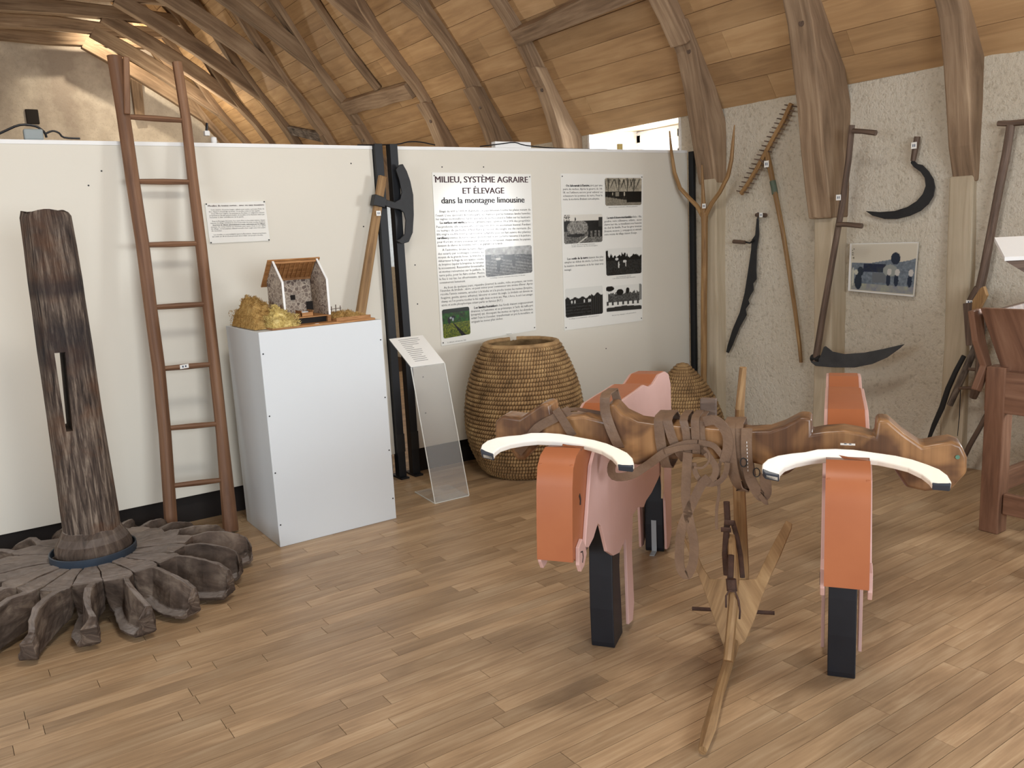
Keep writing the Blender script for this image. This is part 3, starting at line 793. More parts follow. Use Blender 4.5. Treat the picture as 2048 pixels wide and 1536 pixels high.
def sheet(name, corners, P0, n, th, label, cat, mat=M_PAPER, pins=True):
    n = Vector(n).normalized()
    P0f = Vector(P0) - n * (th + .001)
    C = [onn(x, y, P0f, n) for x, y in corners]
    t = empty(name, (C[2] + C[3]) / 2, label, cat)
    m = MB(); m.prism(C, n * th); m.build('sheet', mat, t)
    if pins:
        m = MB(); c0 = sum(C, Vector()) / 4
        for c in C:
            q = c.lerp(c0, .035) - n * .001; m.sweep([q, q - n * .003], .008, n=8, up=(0, 0, 1))
        m.build('pins', M_IRON, t)
    return t, P0f
def spread(texts, L, R, cap=4.6, boldfirst=True):
    out = []
    for k, tx in enumerate(texts): out.append((tx, L[k][0], L[k][1], R[k][0], R[k][1], cap, False))
    return out
po1, Q1 = sheet('poster', [(864, 345), (1062, 348), (1072, 660), (883, 692)], PR0, NR, .004, 'tall printed poster headed MILIEU, SYSTÈME AGRAIRE ET ÉLEVAGE', 'poster')
text_lines([('MILIEU, SYSTÈME AGRAIRE', 870.5, 365, 1055.7, 365, 12.6, True), ('ET ÉLEVAGE', 925.6, 387.6, 1008.2, 387, 12.3, True),
            ], Q1, NR, M_INKR, 'title', po1)
text_lines([('dans la montagne limousine', 883, 407, 1048.7, 405, 12.6, True)], Q1, NR, M_INK, 'subtitle', po1)
T1 = ["Etagé de 600 à 1000 m d'altitude, ce pays limousin tourne les pluies venant de", "l'ouest. L'eau, qui sourd de toutes parts, est maîtrisée par les hommes: landes humides,", "les sagnes ou mouillères, tandis que la lande sèche s'étend à l'infini sur les hauteurs.",
      "La surface est vaste, la terre cultivable rare : environ 10 à 20% des propriétés.", "Peu profonde, elle s'épuise vite; on l'exploite donc en assolement biennal. Pendant", "ce temps de jachère, il faut faire pousser du seigle ou du sarrasin (le", "blé nègre ou blé noir) pour nourrir la famille puis on fait suivre des plantes",
      "sarclées (pommes de terre, raves) qui nettoient le sol. La terre retourne à la jachère", "pour 4 à 6 ans, et sera à nouveau parcourue par les troupeaux; chaque année, les paysans", "devaient de «faire» de nouvelles terres, en gagnant sur la lande."]
ly = [425, 433.2, 440.5, 448, 456, 463.5, 471, 478.5, 486.3, 493.8]; ry = [421, 428.5, 436, 443, 450.5, 458, 465.5, 472.5, 480, 488.5]
Lx = [879, 871.7, 872, 880, 872.8, 873.3, 873.8, 874.2, 874.7, 875.2]; Rx = [1061] * 9 + [1006]
lines = spread(T1, list(zip(Lx, ly)), list(zip(Rx, ry)))
T2 = ["A l'automne, brûler la terre (faire", "des essarts par écobuage) consiste, au", "moyen de la grande houe, la tranche, à", "débarrasser la fruga de son épaisse couche", "de bruyères («peler la bruyère», la ramener", "la «couenne»). Rassembler broussailles", "et mottes retournées sur le paillado, la", "terre pelée, pour les faire sécher. Mettre", "le feu à ces tas, les «fourneaux», qui se", "consumeront lentement."]
l2 = [(884.5, 502)] + [(876 + .4 * k, 509.8 + 7.23 * k) for k in range(9)]; r2 = [(967, 499)] + [(967 + .3 * k, 505.9 + 6.9 * k) for k in range(8)] + [(931, 564)]
lines += spread(T2, l2, r2)
T3 = ["Au bout de quelques jours, répandre (écarter) la cendre, riche en potasse, sur toute", "l'étendue du brulado ; alors, on peut semer pour commencer une avoine d'hiver. Après", "récolte l'année suivante, arracher à la bêche et à la pioche toutes les racines (bruyère,", "fougères, genêts, ajoncs, arbustes), labourer et semer du seigle. Le brulado est devenu un", "champ où l'on pourra récolter le blé seigle deux ou trois ans. Mais, à force, le sol s'est amaigri", "azote et acide phosphorique «étant partis en fumée» (N.Y.)"]
l3 = [(887.8, 577.5), (880.6, 584), (881.3, 591), (882, 598.3), (882.6, 605.5), (883.2, 612.6)]; r3 = [(1065, 562.5), (1065, 569), (1065, 576.8), (1065, 583.3), (1065, 590.5), (1005, 602.2)]
lines += spread(T3, l3, r3)
T4 = ["Les landes humides de bas fonds étaient soigneusement", "drainées, à l'automne et au printemps, à l'aide du taille-pré", "(picaprat) qui, découpant des mottes en rigoles, les «levades»,", "aidait l'eau à s'écouler, transformait en pré la mouillère et", "irriguait les zones plus sèches."]
lines += spread(T4, [(948.3, 617.8), (941.8, 625), (941.8, 631.5), (942.4, 638.5), (943, 646)], [(1066, 605.5), (1066, 612.6), (1066, 620), (1066, 626.5), (1006, 638.7)])
text_lines(lines, Q1, NR, M_INK, 'body_text', po1)
text_lines([("La surface est vaste,", 880, 448, 930, 446.3, 5, True), ("sarclées", 874.2, 478.5, 894, 477.9, 5, True), ("Les landes humides", 948.3, 617.8, 992, 613.3, 5, True)], Q1, NR, M_INK, 'bold_text', po1, lift=.0016)
picture('printed_photo', [(970, 497), (1063, 490), (1064.5, 545), (972, 554.5)], Q1, NR, 'field', po1, label='grey printed photo of two people hoeing a field')
picture('printed_photo', [(883.5, 619.5), (938, 613), (941, 668), (887, 677.5)], Q1, NR, 'green', po1, label='colour printed photo of two people digging a ditch in a green meadow')
text_lines([("Un brûlage écobué, commune limousine, Y. Moulin", 980, 557.5, 1050, 551, 2.2, False), ("Le taille-pré, coll. Limousin, 1950", 895, 686, 932, 681, 2.4, False)], Q1, NR, M_INK, 'caption', po1)
po2, Q2 = sheet('poster', [(1121, 347), (1286, 349), (1285, 641), (1129, 661)], PR0, NR, .004, 'printed poster with five old farm photographs and no heading', 'poster')
A_ = ["On labourait à l'araire, tiré par une", "paire de vaches. Après la guerre de 14-", "18, on l'utilisera encore pour enlever ou", "«chausser» les pommes de terre. Pour le", "reste, la moderne Brabant sera adoptée."]
lines = spread(A_, [(1131.5, 373.5)] + [(1126, 380.2 + 6.8 * k) for k in range(4)], [(1204.6, 372.5)] + [(1204.6, 379.3 + 6.6 * k) for k in range(3)] + [(1199, 399)], cap=4.2)
B_ = ["La main-d'oeuvre était familiale : fils,", "gendres, voire célibataires, enfants... aucun", "charroi leur vite, se travaillaient sous l'autorité", "du chef de famille. Pour les gros travaux", "(fenaison, moisson...), compagnons et entraide", "entre voisins du village étaient d'usage."]
lines += spread(B_, [(1214, 437.8)] + [(1208.4, 444.8 + 6.6 * k) for k in range(5)], [(1283, 434.6)] + [(1283, 441 + 6.4 * k) for k in range(4)] + [(1274, 467)], cap=4.2)
C_ = ["Les outils de la terre étaient des plus", "simples au début du siècle. Le bois était", "la matière dominante et le fer était très", "ménagé."]
lines += spread(C_, [(1134.7, 520), (1129, 527), (1129, 534.5), (1129, 542)], [(1206.7, 515), (1206.7, 521.6), (1206.7, 529), (1143, 541)], cap=4.2)
text_lines(lines, Q2, NR, M_INK, 'body_text', po2)
text_lines([("On labourait à l'araire,", 1131.5, 373.5, 1180, 372.8, 4.6, True), ("La main-d'oeuvre était familiale", 1214, 437.8, 1263, 435.8, 4.6, True), ("Les outils de la terre", 1134.7, 520, 1176, 517, 4.6, True)], Q2, NR, M_INK, 'bold_text', po2, lift=.0016)
text_lines([("Labour à l'araire en Limousin, collection particulière", 1217, 415.5, 1275, 413.5, 2, False), ("Le foin dans la montagne limousine", 1143, 491, 1190, 488.5, 2, False), ("Coll. musée de la montagne", 1143, 494.5, 1195, 491.5, 2, False),
            ("Les travaux aux champs", 1233, 555, 1262, 552, 2, False), ("Coll. musée de la montagne limousine", 1225, 558.5, 1271, 554.5, 2, False), ("Le village et ses habitants, coll. particulière", 1138, 639, 1198, 632, 2, False), ("Retour des champs, coll. particulière", 1224, 632, 1272, 625.5, 2, False)], Q2, NR, M_INK, 'caption', po2)
for cr, k, lb in (([(1209.3, 356), (1283, 356), (1282.6, 410), (1210.6, 411.6)], 'trees', 'printed photo of cattle under bare trees'), ([(1127, 430), (1204.6, 428), (1204.6, 483.6), (1128.3, 488.3)], 'hay', 'printed photo of a loaded hay cart'),
              ([(1211, 498), (1283, 494), (1282.6, 546.3), (1212.7, 551.7)], 'work', 'printed photo of people bending in a dark field'), ([(1129.6, 578), (1205, 571), (1205.6, 627), (1131.5, 635.5)], 'plain', 'printed photo of workers in a wide field'),
              ([(1212, 573), (1283, 567), (1283, 619.4), (1213.2, 625.4)], 'oxen', 'printed photo of oxen before bright sky')):
    picture('printed_photo', cr, Q2, NR, k, po2, label=lb)
sg, Q3 = sheet('information_sign', [(410, 407), (530, 402), (540, 481), (420, 487)], (0, LPY, 0), (0, 1, 0), .008, 'small white text sign above the mill model', 'sign')
text_lines([("Moulins de toutes sortes... avec ou sans meuniers", 416, 413.5, 527.7, 411, 3.4, True)], Q3, (0, 1, 0), M_INKR, 'title', sg)
sl = ["Cette manière de presse longue, utilisée sous contre, a presque l'huile du", "bloc, depuis le moyen-âge au moins. Un modèle réduit en état capable", "Sous l'Ancien régime, les puissances féodales et religieuses étaient", "propriétaires du plus grand nombre de moulins et les faisaient valoir par", "meunier à des conditions (à la part).", "", "Dans la Montagne limousine, il y a aussi d'hier et de petites rivières, chaque",
      "ruisseau de village entraînait la roue horizontale de petits moulins familiaux", "Sous-bois de climats, généralement à rouet, entretenus par les villages,", "suivants. Ils comportaient un réservoir avec vanne d'eau et une rigole", "du village, où les paysans allaient moudre leur seigle sans rien payer.", "du meunier.", "", "Les moulins se sont multipliés après la Révolution, chaque propriétaire", "qui avait un droit d'eau pouvait alors bâtir son propre moulin."]
ln = []
for k, tx in enumerate(sl):
    if not tx: continue
    q = k / (len(sl) - 1); yl = 421 + q * 53.5; x0 = 417.5 + q * 6.8 + (4 if k in (0, 2, 6, 8, 13) else 0); short = {4: .62, 11: .2, 1: .92, 14: .94}.get(k, 1)
    x1 = 528 + q * 5; x1 = x0 + (x1 - x0) * short; ln.append((tx, x0, yl, x1, yl - 2.3 * short - 1.3 * q * short, 2.6, k in (8,)))
text_lines(ln, Q3, (0, 1, 0), M_INK, 'body_text', sg)

# ------------------------------------------------------------------ ladder
lad = empty('ladder', (1.08, 4.58, 0), 'tall brown wooden ladder leaning on the left panel', 'ladder')
def lady(z): return 4.60 + (4.86 - 4.60) * z / 2.13
def ladp(x, y, z_guess):
    # point of the leaning plane seen there
    return onn(x, y, (0, 4.60, 0), (0, 1, -(4.86 - 4.60) / 2.13))
LNRM = Vector((0, 1, -(4.86 - 4.60) / 2.13)).normalized()
for pts, w in (([(229, 112), (247, 232), (265, 360), (285, 488), (301, 612), (318, 735), (330, 868), (339, 1002)], [.075, .07, .07, .068, .068, .066, .066, .07]),
               ([(354, 125), (372, 240), (386, 360), (402, 488), (416, 608), (430, 735), (444, 868), (458, 1024)], [.052, .055, .058, .06, .06, .062, .065, .085])):
    P = [ladp(x, y, 0) for x, y in pts]
    P[-1] = P[-1].copy();
    k = (P[-2] - P[-1]).normalized()
    if P[-1].z > 0.012: P[-1] = P[-1] - k * ((P[-1].z - 0.012) / k.z)
    m = MB(); m.sweep(P, w, [.05] * 8, n=10, up=tuple(LNRM), jit=.05); m.build('rail', M_LADDER, lad, smooth=True)
for k, ((xa, ya), (xb, yb)) in enumerate((((250, 233), (368, 241)), ((267, 363), (385, 364)), ((287, 490), (400, 487)), ((304, 615), (414, 608)), ((320, 738), (430, 728)), ((332, 857), (442, 847)), ((342, 972), (452, 959)))):
    A = ladp(xa, ya, 0); B = ladp(xb, yb, 0); mid = A.lerp(B, .5)
    m = MB(); m.sweep([A, mid, B], [.026, .032, .026], n=8, up=(0, 0, 1)); m.build('rung', M_LADDER, lad, smooth=True)
m = MB(); A = ladp(250, 118, 0) - LNRM * .03; B = ladp(252, 232, 0) - LNRM * .03; m.sweep([A, B], .03, .03, rect=True, up=tuple(LNRM)); m.build('splint', M_LADDER, lad, bevel=.006)
def tagbox(parent, c, ex, ez, n, w, h, txt=True):
    c = Vector(c); ex = Vector(ex).normalized(); ez = Vector(ez).normalized(); n = Vector(n).normalized()
    m = MB(); m.prism([c - ex * w / 2 - ez * h / 2, c + ex * w / 2 - ez * h / 2, c + ex * w / 2 + ez * h / 2, c - ex * w / 2 + ez * h / 2], n * .0012)
    o = m.build('number_tag', M_TAG, parent)
    m = MB()
    for dx in (-.16, .16):
        q = c + ex * dx * w + n * .0015
        m.prism([q - ex * w * .08 - ez * h * .22, q + ex * w * .08 - ez * h * .22, q + ex * w * .08 + ez * h * .22, q - ex * w * .08 + ez * h * .22], n * .0004)
    m.build('mark', M_TAGINK, o)
    return o
tagbox(lad, ladp(367, 733, 0) - LNRM * .018, (1, 0, 0.05), (0, 0, 1), -LNRM, .045, .022)

# ------------------------------------------------------------------ pedestal
ped = empty('pedestal', (1.66, 4.45, 0), 'tall white box pedestal under the mill model', 'pedestal')
m = MB(); m.box(1.322, 1.998, 4.19, 4.75, 0, 1.13, axis='Z'); m.build('box', M_PEDE, ped, bevel=.002)
m = MB()
for x in (519.5 + 6, 753):
    for (zz) in (.12, .4, .7, 1.02):
        X = 1.335 if x < 600 else 1.985
        m.sweep([(X, 4.1905, zz), (X, 4.188, zz)], .008, n=8)
m.build('screws', M_IRON, ped)
# ------------------------------------------------------------------ mill model on it
ZP = 1.131
mod = empty('mill_model', (1.64, 4.43, ZP), 'cut-away wooden model of a stone watermill with dry moss bank', 'model')
def MY(x, y, Y): return on(x, y, 'Y', Y)
m = MB(); m.box(1.40, 1.97, 4.205, 4.70, ZP, ZP + .010); m.build('base_board', M_MODELW, mod, bevel=.001)
YF, YR, YK = 4.285, 4.40, 4.515
a = MY(573.5, 629, YF); b = MY(656.8, 629, YF)
xl, xr = a.x, b.x
zb = ZP + .045; zk = MY(566, 564.5, YF).z; zr = MY(546, 523.6, YR).z
def gable(X, name):
    m = MB(); poly = [(X, YF, zb), (X, YF, zk), (X, YR, zr), (X, YK, zk + .0), (X, YK, zb)]
    m.prism(poly, (.009, 0, 0)); 
    m.uv = [[(p[0], p[1]) for p in f] for f in m.uv]
    return m.build(name, M_STONE, mod)
gable(xl - .012, 'gable_wall'); gable(xr + .003, 'gable_wall')
for X in (xl - .012, xr + .003):
    m = MB(); m.sweep([(X + .0045, YF - .001, zb), (X + .0045, YF - .001, zk), (X + .0045, YR, zr + .002)], .011, .004, rect=True, up=(0, 1, .5)); m.build('wall_edge', M_WHITE, mod)
m = MB(); m.box(xl, xr, YK - .008, YK, zb, zk, axis='X'); m.build('back_wall', M_STONE, mod)
m = MB(); rx0, rx1 = xl - .035, xr + .025
m.prism([(rx0, YR - .004, zr + .006), (rx1, YR - .004, zr + .006), (rx1, YK + .03, zk - .03), (rx0, YK + .03, zk - .03)], Vector((0, .006, .005))); m.build('roof', M_MODELW, mod)
for k in range(9):
    X = xl + .012 + k * (xr - xl - .02) / 8
    m = MB(); m.sweep([(X, YR - .002, zr - .006), (X, YK - .012, zk + .004)], .004, .006, rect=True, up=(0, 1, 1)); m.build('model_rafter', M_MODELW, mod)
m = MB(); m.box(xl, xr, YR - .006, YR, zr - .012, zr - .002); m.build('ridge_beam', M_MODELW, mod)
m = MB(); m.box(xl, xr, YK - .022, YK - .008, zk + .0, zk + .012); m.build('wall_plate', M_MODELW, mod)
m = MB(); m.box(xl + .001, xr - .001, YF - .012, YK - .008, zb - .004, zb + .001); m.build('upper_floor', M_MODELW, mod)
m = MB(); m.box(xl + .002, xr - .002, YF + .02, YF + .03, ZP + .01, zb - .005); m.build('mill_pit', M_DARK, mod)
m = MB(); m.box(xl - .012, xl + .01, YF, YF + .05, ZP + .01, zb - .005); m.box(xr - .006, xr + .014, YF, YF + .05, ZP + .01, zb - .005); m.build('pit_wall', M_MODELW, mod)
m = MB(); c = MY(620, 600, YK - .02); m.box(c.x - .02, c.x + .02, YK - .012, YK - .0085, zb + .01, zb + .065); m.build('doorway', M_DARK, mod)
m = MB(); c = MY(587, 595, YK - .02); m.box(c.x - .013, c.x + .013, YK - .012, YK - .0085, c.z - .013, c.z + .013); m.build('model_window', M_DARK, mod)
m = MB(); m.box(xl - .0135, xl - .012, YF + .03, YF + .052, zb + .008, zb + .07); m.build('side_door', M_TABLE, mod)
# millstone chest in the model
c0 = (xl + xr) / 2 + .012
m = MB(); m.lathe([(.026, 0), (.028, .012), (.026, .022)], (c0 - .002, YF + .09, zb + .001), n=18); m.build('millstone', M_PEDE, mod)
m = MB(); m.box(c0 - .034, c0 + .034, YF + .035, YF + .04, zb + .001, zb + .02); m.box(c0 - .034, c0 - .031, YF + .035, YF + .12, zb + .001, zb + .03); m.box(c0 + .031, c0 + .034, YF + .035, YF + .12, zb + .001, zb + .03); m.build('flour_chest', M_MODELW, mod)
def mossheap(name, x0, x1, y0, y1, z0, z1, mat, tufts, dens=.02, ramp_=None):
    m = MB(); nx = max(6, int((x1 - x0) / dens)); ny = max(6, int((y1 - y0) / dens)); rr = random.Random(5)
    top = {}
    for i in range(nx + 1):
        for j in range(ny + 1):
            u, v = i / nx, j / ny; e = min(u, 1 - u, v, 1 - v) * 2
            h = z0 + (z1 - z0) * min(1, (e * 1.8) ** .6 if e > 0 else 0) * (ramp_(u, v) if ramp_ else 1) + ((rr.uniform(-.008, .008) + .03 * mnoise.noise(Vector((u * 4, v * 4, 7))) * min(1, (z1 - z0) * 10)) if e > 0 else 0)
            top[i, j] = len(m.v); m.v.append(Vector((x0 + (x1 - x0) * u + rr.uniform(-.003, .003), y0 + (y1 - y0) * v + rr.uniform(-.003, .003), max(h, z0))))
    for i in range(nx):
        for j in range(ny): m.face([top[i, j], top[i + 1, j], top[i + 1, j + 1], top[i, j + 1]])
    pts = list(m.v)
    for _ in range(tufts):
        p = pts[rr.randrange(len(pts))] + Vector((rr.uniform(-.008, .008), rr.uniform(-.008, .008), rr.uniform(-.004, .004)))
        if p.z < z0 + .003: p.z = z0 + rr.uniform(0.0, (z1 - z0) * .6)
        d = Vector((rr.uniform(-1, 1), rr.uniform(-1, .6), rr.uniform(.2, 1))).normalized() * rr.uniform(.006, .014)
        s_ = d.cross(Vector((0, 0, 1))).normalized() * .0016 if abs(d.z) < .99 * d.length else Vector((.0016, 0, 0))
        b = len(m.v); m.v += [p - s_, p + s_, p + s_.cross(d).normalized() * .002, p + d]
        m.face([b, b + 1, b + 3]); m.face([b + 1, b + 2, b + 3]); m.face([b + 2, b, b + 3])
    o = m.build(name, mat, mod); tag(o, kind='stuff'); return o
mossheap('moss_bank', 1.335, xl - .014, 4.29, 4.70, ZP + .002, ZP + .145, M_MOSS, 2600, ramp_=lambda u, v: .8 + .25 * v)
mossheap('yellow_moss', 1.40, xl + .03, 4.20, 4.32, ZP + .010, ZP + .105, M_MOSSY, 3600, dens=.012, ramp_=lambda u, v: 1.15 - .75 * u)
mossheap('moss_meadow', xr + .022, 1.93, 4.25, 4.42, ZP + .022, ZP + .042, M_MOSS, 1200, dens=.014)
m = MB(); m.box(xr + .02, 1.955, 4.235, 4.62, ZP + .010, ZP + .022); m.box(xr + .02, 1.955, 4.228, 4.235, ZP + .01, ZP + .028); m.build('water_channel', M_MODELW, mod)
for k in range(5):
    X = xr + .03 + k * .026; m = MB(); m.sweep([(X, 4.44, ZP + .02), (X + .002, 4.44, ZP + .075 + .008 * (k % 2))], .005, n=6); m.build('fence_stake', M_DTOOL, mod)
m = MB(); m.sweep([(xr + .02, 4.437, ZP + .058), (xr + .14, 4.437, ZP + .062)], .004, n=6); m.sweep([(xr + .02, 4.437, ZP + .042), (xr + .14, 4.437, ZP + .044)], .004, n=6); m.build('fence_rail', M_DTOOL, mod)
m = MB(); m.sweep([(xr + .035, 4.47, ZP + .02), (xr + .034, 4.47, ZP + .09)], .007, n=6)
tr = m.build('tree_trunk', M_DTOOL, mod)
mossheap('tree_crown', xr + .014, xr + .06, 4.45, 4.495, ZP + .085, ZP + .14, M_MOSSY, 600, dens=.006)
m = MB(); a = MY(632, 641, 4.2); m.box(a.x, a.x + .02, 4.212, 4.222, ZP + .010, ZP + .011); m.build('number_tag', M_TAG, mod)

# ------------------------------------------------------------------ broad hoe leaning between pedestal and panels
A = on(765, 352, 'Y', 4.855); B = on(719, 640, 'Y', 4.84); C_b = A + (B - A) * 1.75
C_b.z = max(C_b.z, .02)
axe = empty('peat_hoe', C_b, 'long-handled hoe with black crescent blade hanging between the panels', 'hoe')
m = MB(); m.sweep([A, A.lerp(B, .5), B, C_b], [.05, .056, .058, .06], [.03, .034, .036, .038], rect=True, up=(0, 1, 0)); m.build('handle', M_TOOL, axe, bevel=.006)
def yp(poly, Y, th, name, mat, par, bevel=.003):
    m = MB(); m.prism([on(x, y, 'Y', Y) for x, y in poly], (0, th, 0)); return m.build(name, mat, par, bevel=bevel)
yp([(751, 388), (770, 395), (775, 400), (770, 415), (747, 410)], 4.82, .055, 'socket', M_IRON, axe)
yp([(768, 398), (790, 404), (801, 398), (804, 385), (799, 360), (792, 339), (800, 329), (806, 328), (814, 342), (821, 362), (827, 390), (828, 430), (826, 465), (818, 484), (804, 488), (792, 481), (800, 478), (810, 468), (812, 440), (808, 425), (800, 419), (786, 417), (769, 411)], 4.835, .012, 'blade', M_IRON, axe)
tagbox(axe, A.lerp(B, .26) + Vector((0, -.028, 0)), (1, 0, 0), (0, 0, 1), (0, -1, 0), .03, .03)

# ------------------------------------------------------------------ acrylic lectern
ac = empty('acrylic_stand', (2.42, 4.4, 0), 'clear acrylic stand holding a sloped white page', 'stand')
fz = .006
f0 = on(870, 1008, 'Z', 0); f1 = on(938, 992, 'Z', 0); b0 = on(830, 985, 'Z', 0); bdir = (b0 - f0)
b1 = f1 + bdir
m = MB(); m.prism([f0, f1, b1, b0], (0, 0, fz)); m.build('base', M_ACR, ac)
def edge(P, name='polished_edge', w=.005):
    m = MB(); m.sweep(P, w, rect=True); m.build(name, M_ACRE, ac)
edge([b0 + Vector((0, 0, .003)), f0 + Vector((0, 0, .003)), f1 + Vector((0, 0, .003))])
pt = Vector((0, 0, 0)); ny = Vector((0, 1, 0))
tl = on(822, 735, 'Y', f0.y + .02); trr = on(889, 726, 'Y', f0.y + .02)
tl2 = on(778, 679, 'Y', f0.y + .30); tr2 = on(845, 671, 'Y', f0.y + .30)
m = MB(); m.prism([f0 + Vector((0, 0, fz)), f1 + Vector((0, 0, fz)), trr, tl], (0, .005, 0)); m.build('upright', M_ACR, ac)
edge([f0 + Vector((0, 0, fz)), tl]); edge([f1 + Vector((0, 0, fz)), trr])
m = MB(); m.prism([tl, trr, tr2, tl2], (0, .0, -.005)); m.build('top_plate', M_ACR, ac)
up3 = Vector((0, 0, .0015)); q = [tl, trr, tr2, tl2]
m = MB(); m.prism([p + up3 for p in q], (0, 0, .0015)); m.build('page', M_TAG, ac)
m = MB()
rr = random.Random(2)
for k in range(13):
    t_ = .08 + k * .063; Lp = (tl2 + up3 * 2.3).lerp(tl + up3 * 2.3, t_); Rp = (tr2 + up3 * 2.3).lerp(trr + up3 * 2.3, t_)
    a0 = .22; a1 = .22 + (rr.uniform(.25, .5) if k > 1 else .6)
    A = Lp.lerp(Rp, a0); B = Lp.lerp(Rp, a1); dn = (tl - tl2).normalized() * .0028
    m.prism([A, B, B + dn, A + dn], (0, 0, .0004))
m.build('page_text', M_INK, ac)

# ------------------------------------------------------------------ coiled straw baskets
def coil(name, c, prof_, label, cat, tilt=None, notch=None, stitch=True, extra=None):
    """rows of coil with raised stitches as one body, built row by row"""
    R = Matrix.Rotation(tilt[0], 4, Vector(tilt[1])) if tilt else Matrix.Identity(4)
    t = empty(name, c, label, cat)
    H = sum(0 for _ in prof_)
    # resample profile into rows
    Ls = [0]
    for a_, b_ in zip(prof_, prof_[1:]): Ls.append(Ls[-1] + math.hypot(b_[0] - a_[0], b_[1] - a_[1]))
    def at(s_):
        for i in range(len(Ls) - 1):
            if s_ <= Ls[i + 1] + 1e-9:
                q = (s_ - Ls[i]) / (Ls[i + 1] - Ls[i]); a_, b_ = prof_[i], prof_[i + 1]
                return (a_[0] + (b_[0] - a_[0]) * q, a_[1] + (b_[1] - a_[1]) * q)
        return prof_[-1]
    rh = .027; rows = int(Ls[-1] / rh); rh = Ls[-1] / rows
    m = MB(); C = Vector(c)
    for k in range(rows):
        s0 = k * rh; p0 = at(s0); p1 = at(s0 + rh); dx, dz = p1[0] - p0[0], p1[1] - p0[1]; L = math.hypot(dx, dz) or 1
        nx, nz = dz / L, -dx / L
        ns = max(40, int(2 * math.pi * max(p0[0], .02) / .0185)); off = random.random()
        for j in range(ns):
            if notch and k >= rows - 2 and notch[0] < (j / ns) < notch[1]: continue
            tw = .35
            a0 = 2 * math.pi * (j + .10 + off) / ns; a1 = 2 * math.pi * (j + .90 + off) / ns; dsh = tw * 2 * math.pi / ns
            g_ = random.uniform(-.0012, .0012); b = len(m.v)
            rings = ((0.04, .0), (.22, .0095), (.5, .0135), (.78, .0095), (.96, .0))
            for (q, o_) in rings:
                r = p0[0] + dx * q + nx * (o_ + g_ * (o_ > 0)); h = p0[1] + dz * q + nz * o_
                for a_ in (a0, a1):
                    aa = a_ + dsh * (q - .5); m.v.append(C + R @ Vector((r * math.cos(aa), r * math.sin(aa), h)))
            for i in range(4): m.face([b + 2 * i, b + 2 * i + 1, b + 2 * i + 3, b + 2 * i + 2], col=.0001)
        # dark core behind the stitches
        n2 = 48; b = len(m.v)
        for (q, o_) in ((0, -.001), (.5, .0065), (1, -.001)):
            for j in range(n2):
                a_ = 2 * math.pi * j / n2; r = p0[0] + dx * q + nx * o_; h = p0[1] + dz * q + nz * o_
                m.v.append(C + R @ Vector((r * math.cos(a_), r * math.sin(a_), h)))
        for i in range(2):
            for j in range(n2):
                if notch and k >= rows - 2 and notch[0] < (j + .5) / n2 < notch[1]: continue
                jj = (j + 1) % n2; m.face([b + i * n2 + j, b + i * n2 + jj, b + (i + 1) * n2 + jj, b + (i + 1) * n2 + j], col=.92)
    m.build('coiled_wall', M_COIL, t, smooth=True, angle=60)
    return t, at, R
PB = [(.0, .0), (.15, .0), (.25, .004), (.29, .025), (.325, .09), (.365, .19), (.385, .30), (.385, .42), (.37, .53), (.34, .64), (.30, .74), (.265, .81), (.25, .84)]
sk, at_, R_ = coil('straw_basket', (3.13, 4.50, .001), PB, 'huge open barrel-shaped coiled straw basket', 'basket', notch=(.17, .20))
m = MB(); rim = []
inner = [(.24, .84), (.28, .74), (.33, .6), (.35, .45)]
n2 = 64
m.lathe([(.215, .842), (.228, .83), (.262, .74), (.30, .64)], (3.13, 4.50, 0), n=n2, caps=False); m.build('inner_wall', M_COIL, sk, smooth=True)
def rimtorus(m, c, r, z, tr, a0, a1, n=70):
    P = [Vector((c[0] + r * math.cos(a), c[1] + r * math.sin(a), z)) for a in [a0 + (a1 - a0) * k / n for k in range(n + 1)]]
    m.sweep(P, tr, tr, n=8, up=(0, 0, 1), jit=.05)
m = MB(); nt_ = math.radians(68); rimtorus(m, (3.13, 4.50), .237, .848, .034, math.radians(74), math.radians(74 + 348)); m.build('rim', M_COIL, sk, smooth=True)
m = MB(); c = on(1020, 667, 'Z', .868); tagbox(sk, (c.x, c.y, .867), (1, -.5, 0), (.5, 1, 0), (0, 0, 1), .04, .025)
s1, _, _ = coil('straw_skep', (3.95, 4.54, 0.012), [(.245, 0), (.245, .06), (.225, .14), (.18, .21), (.11, .27), (.04, .30), (.015, .305)], 'low domed straw beehive behind the left ox, twig in its top', 'beehive')
m = MB(); m.sweep([(3.93, 4.5, .31), (4.0, 4.49, .335), (4.05, 4.485, .345)], [.022, .03, .034], n=8); m.build('twig', M_TOOL, s1, smooth=True)
m = MB(); m.sweep([(3.93 + .012 * math.cos(a_), 4.5, .325 + .016 * math.sin(a_)) for a_ in [k * .7 for k in range(10)]], .003, n=5, up=(0, 1, 0)); m.build('wire_loop', M_RUST, s1)
s2, _, _ = coil('straw_skep', (4.525, 4.42, 0.012), [(.30, 0), (.30, .06), (.275, .16), (.23, .27), (.17, .37), (.10, .455), (.055, .50), (.045, .52), (.0, .525)], 'tall cone-shaped straw beehive near the right end of the panel', 'beehive')

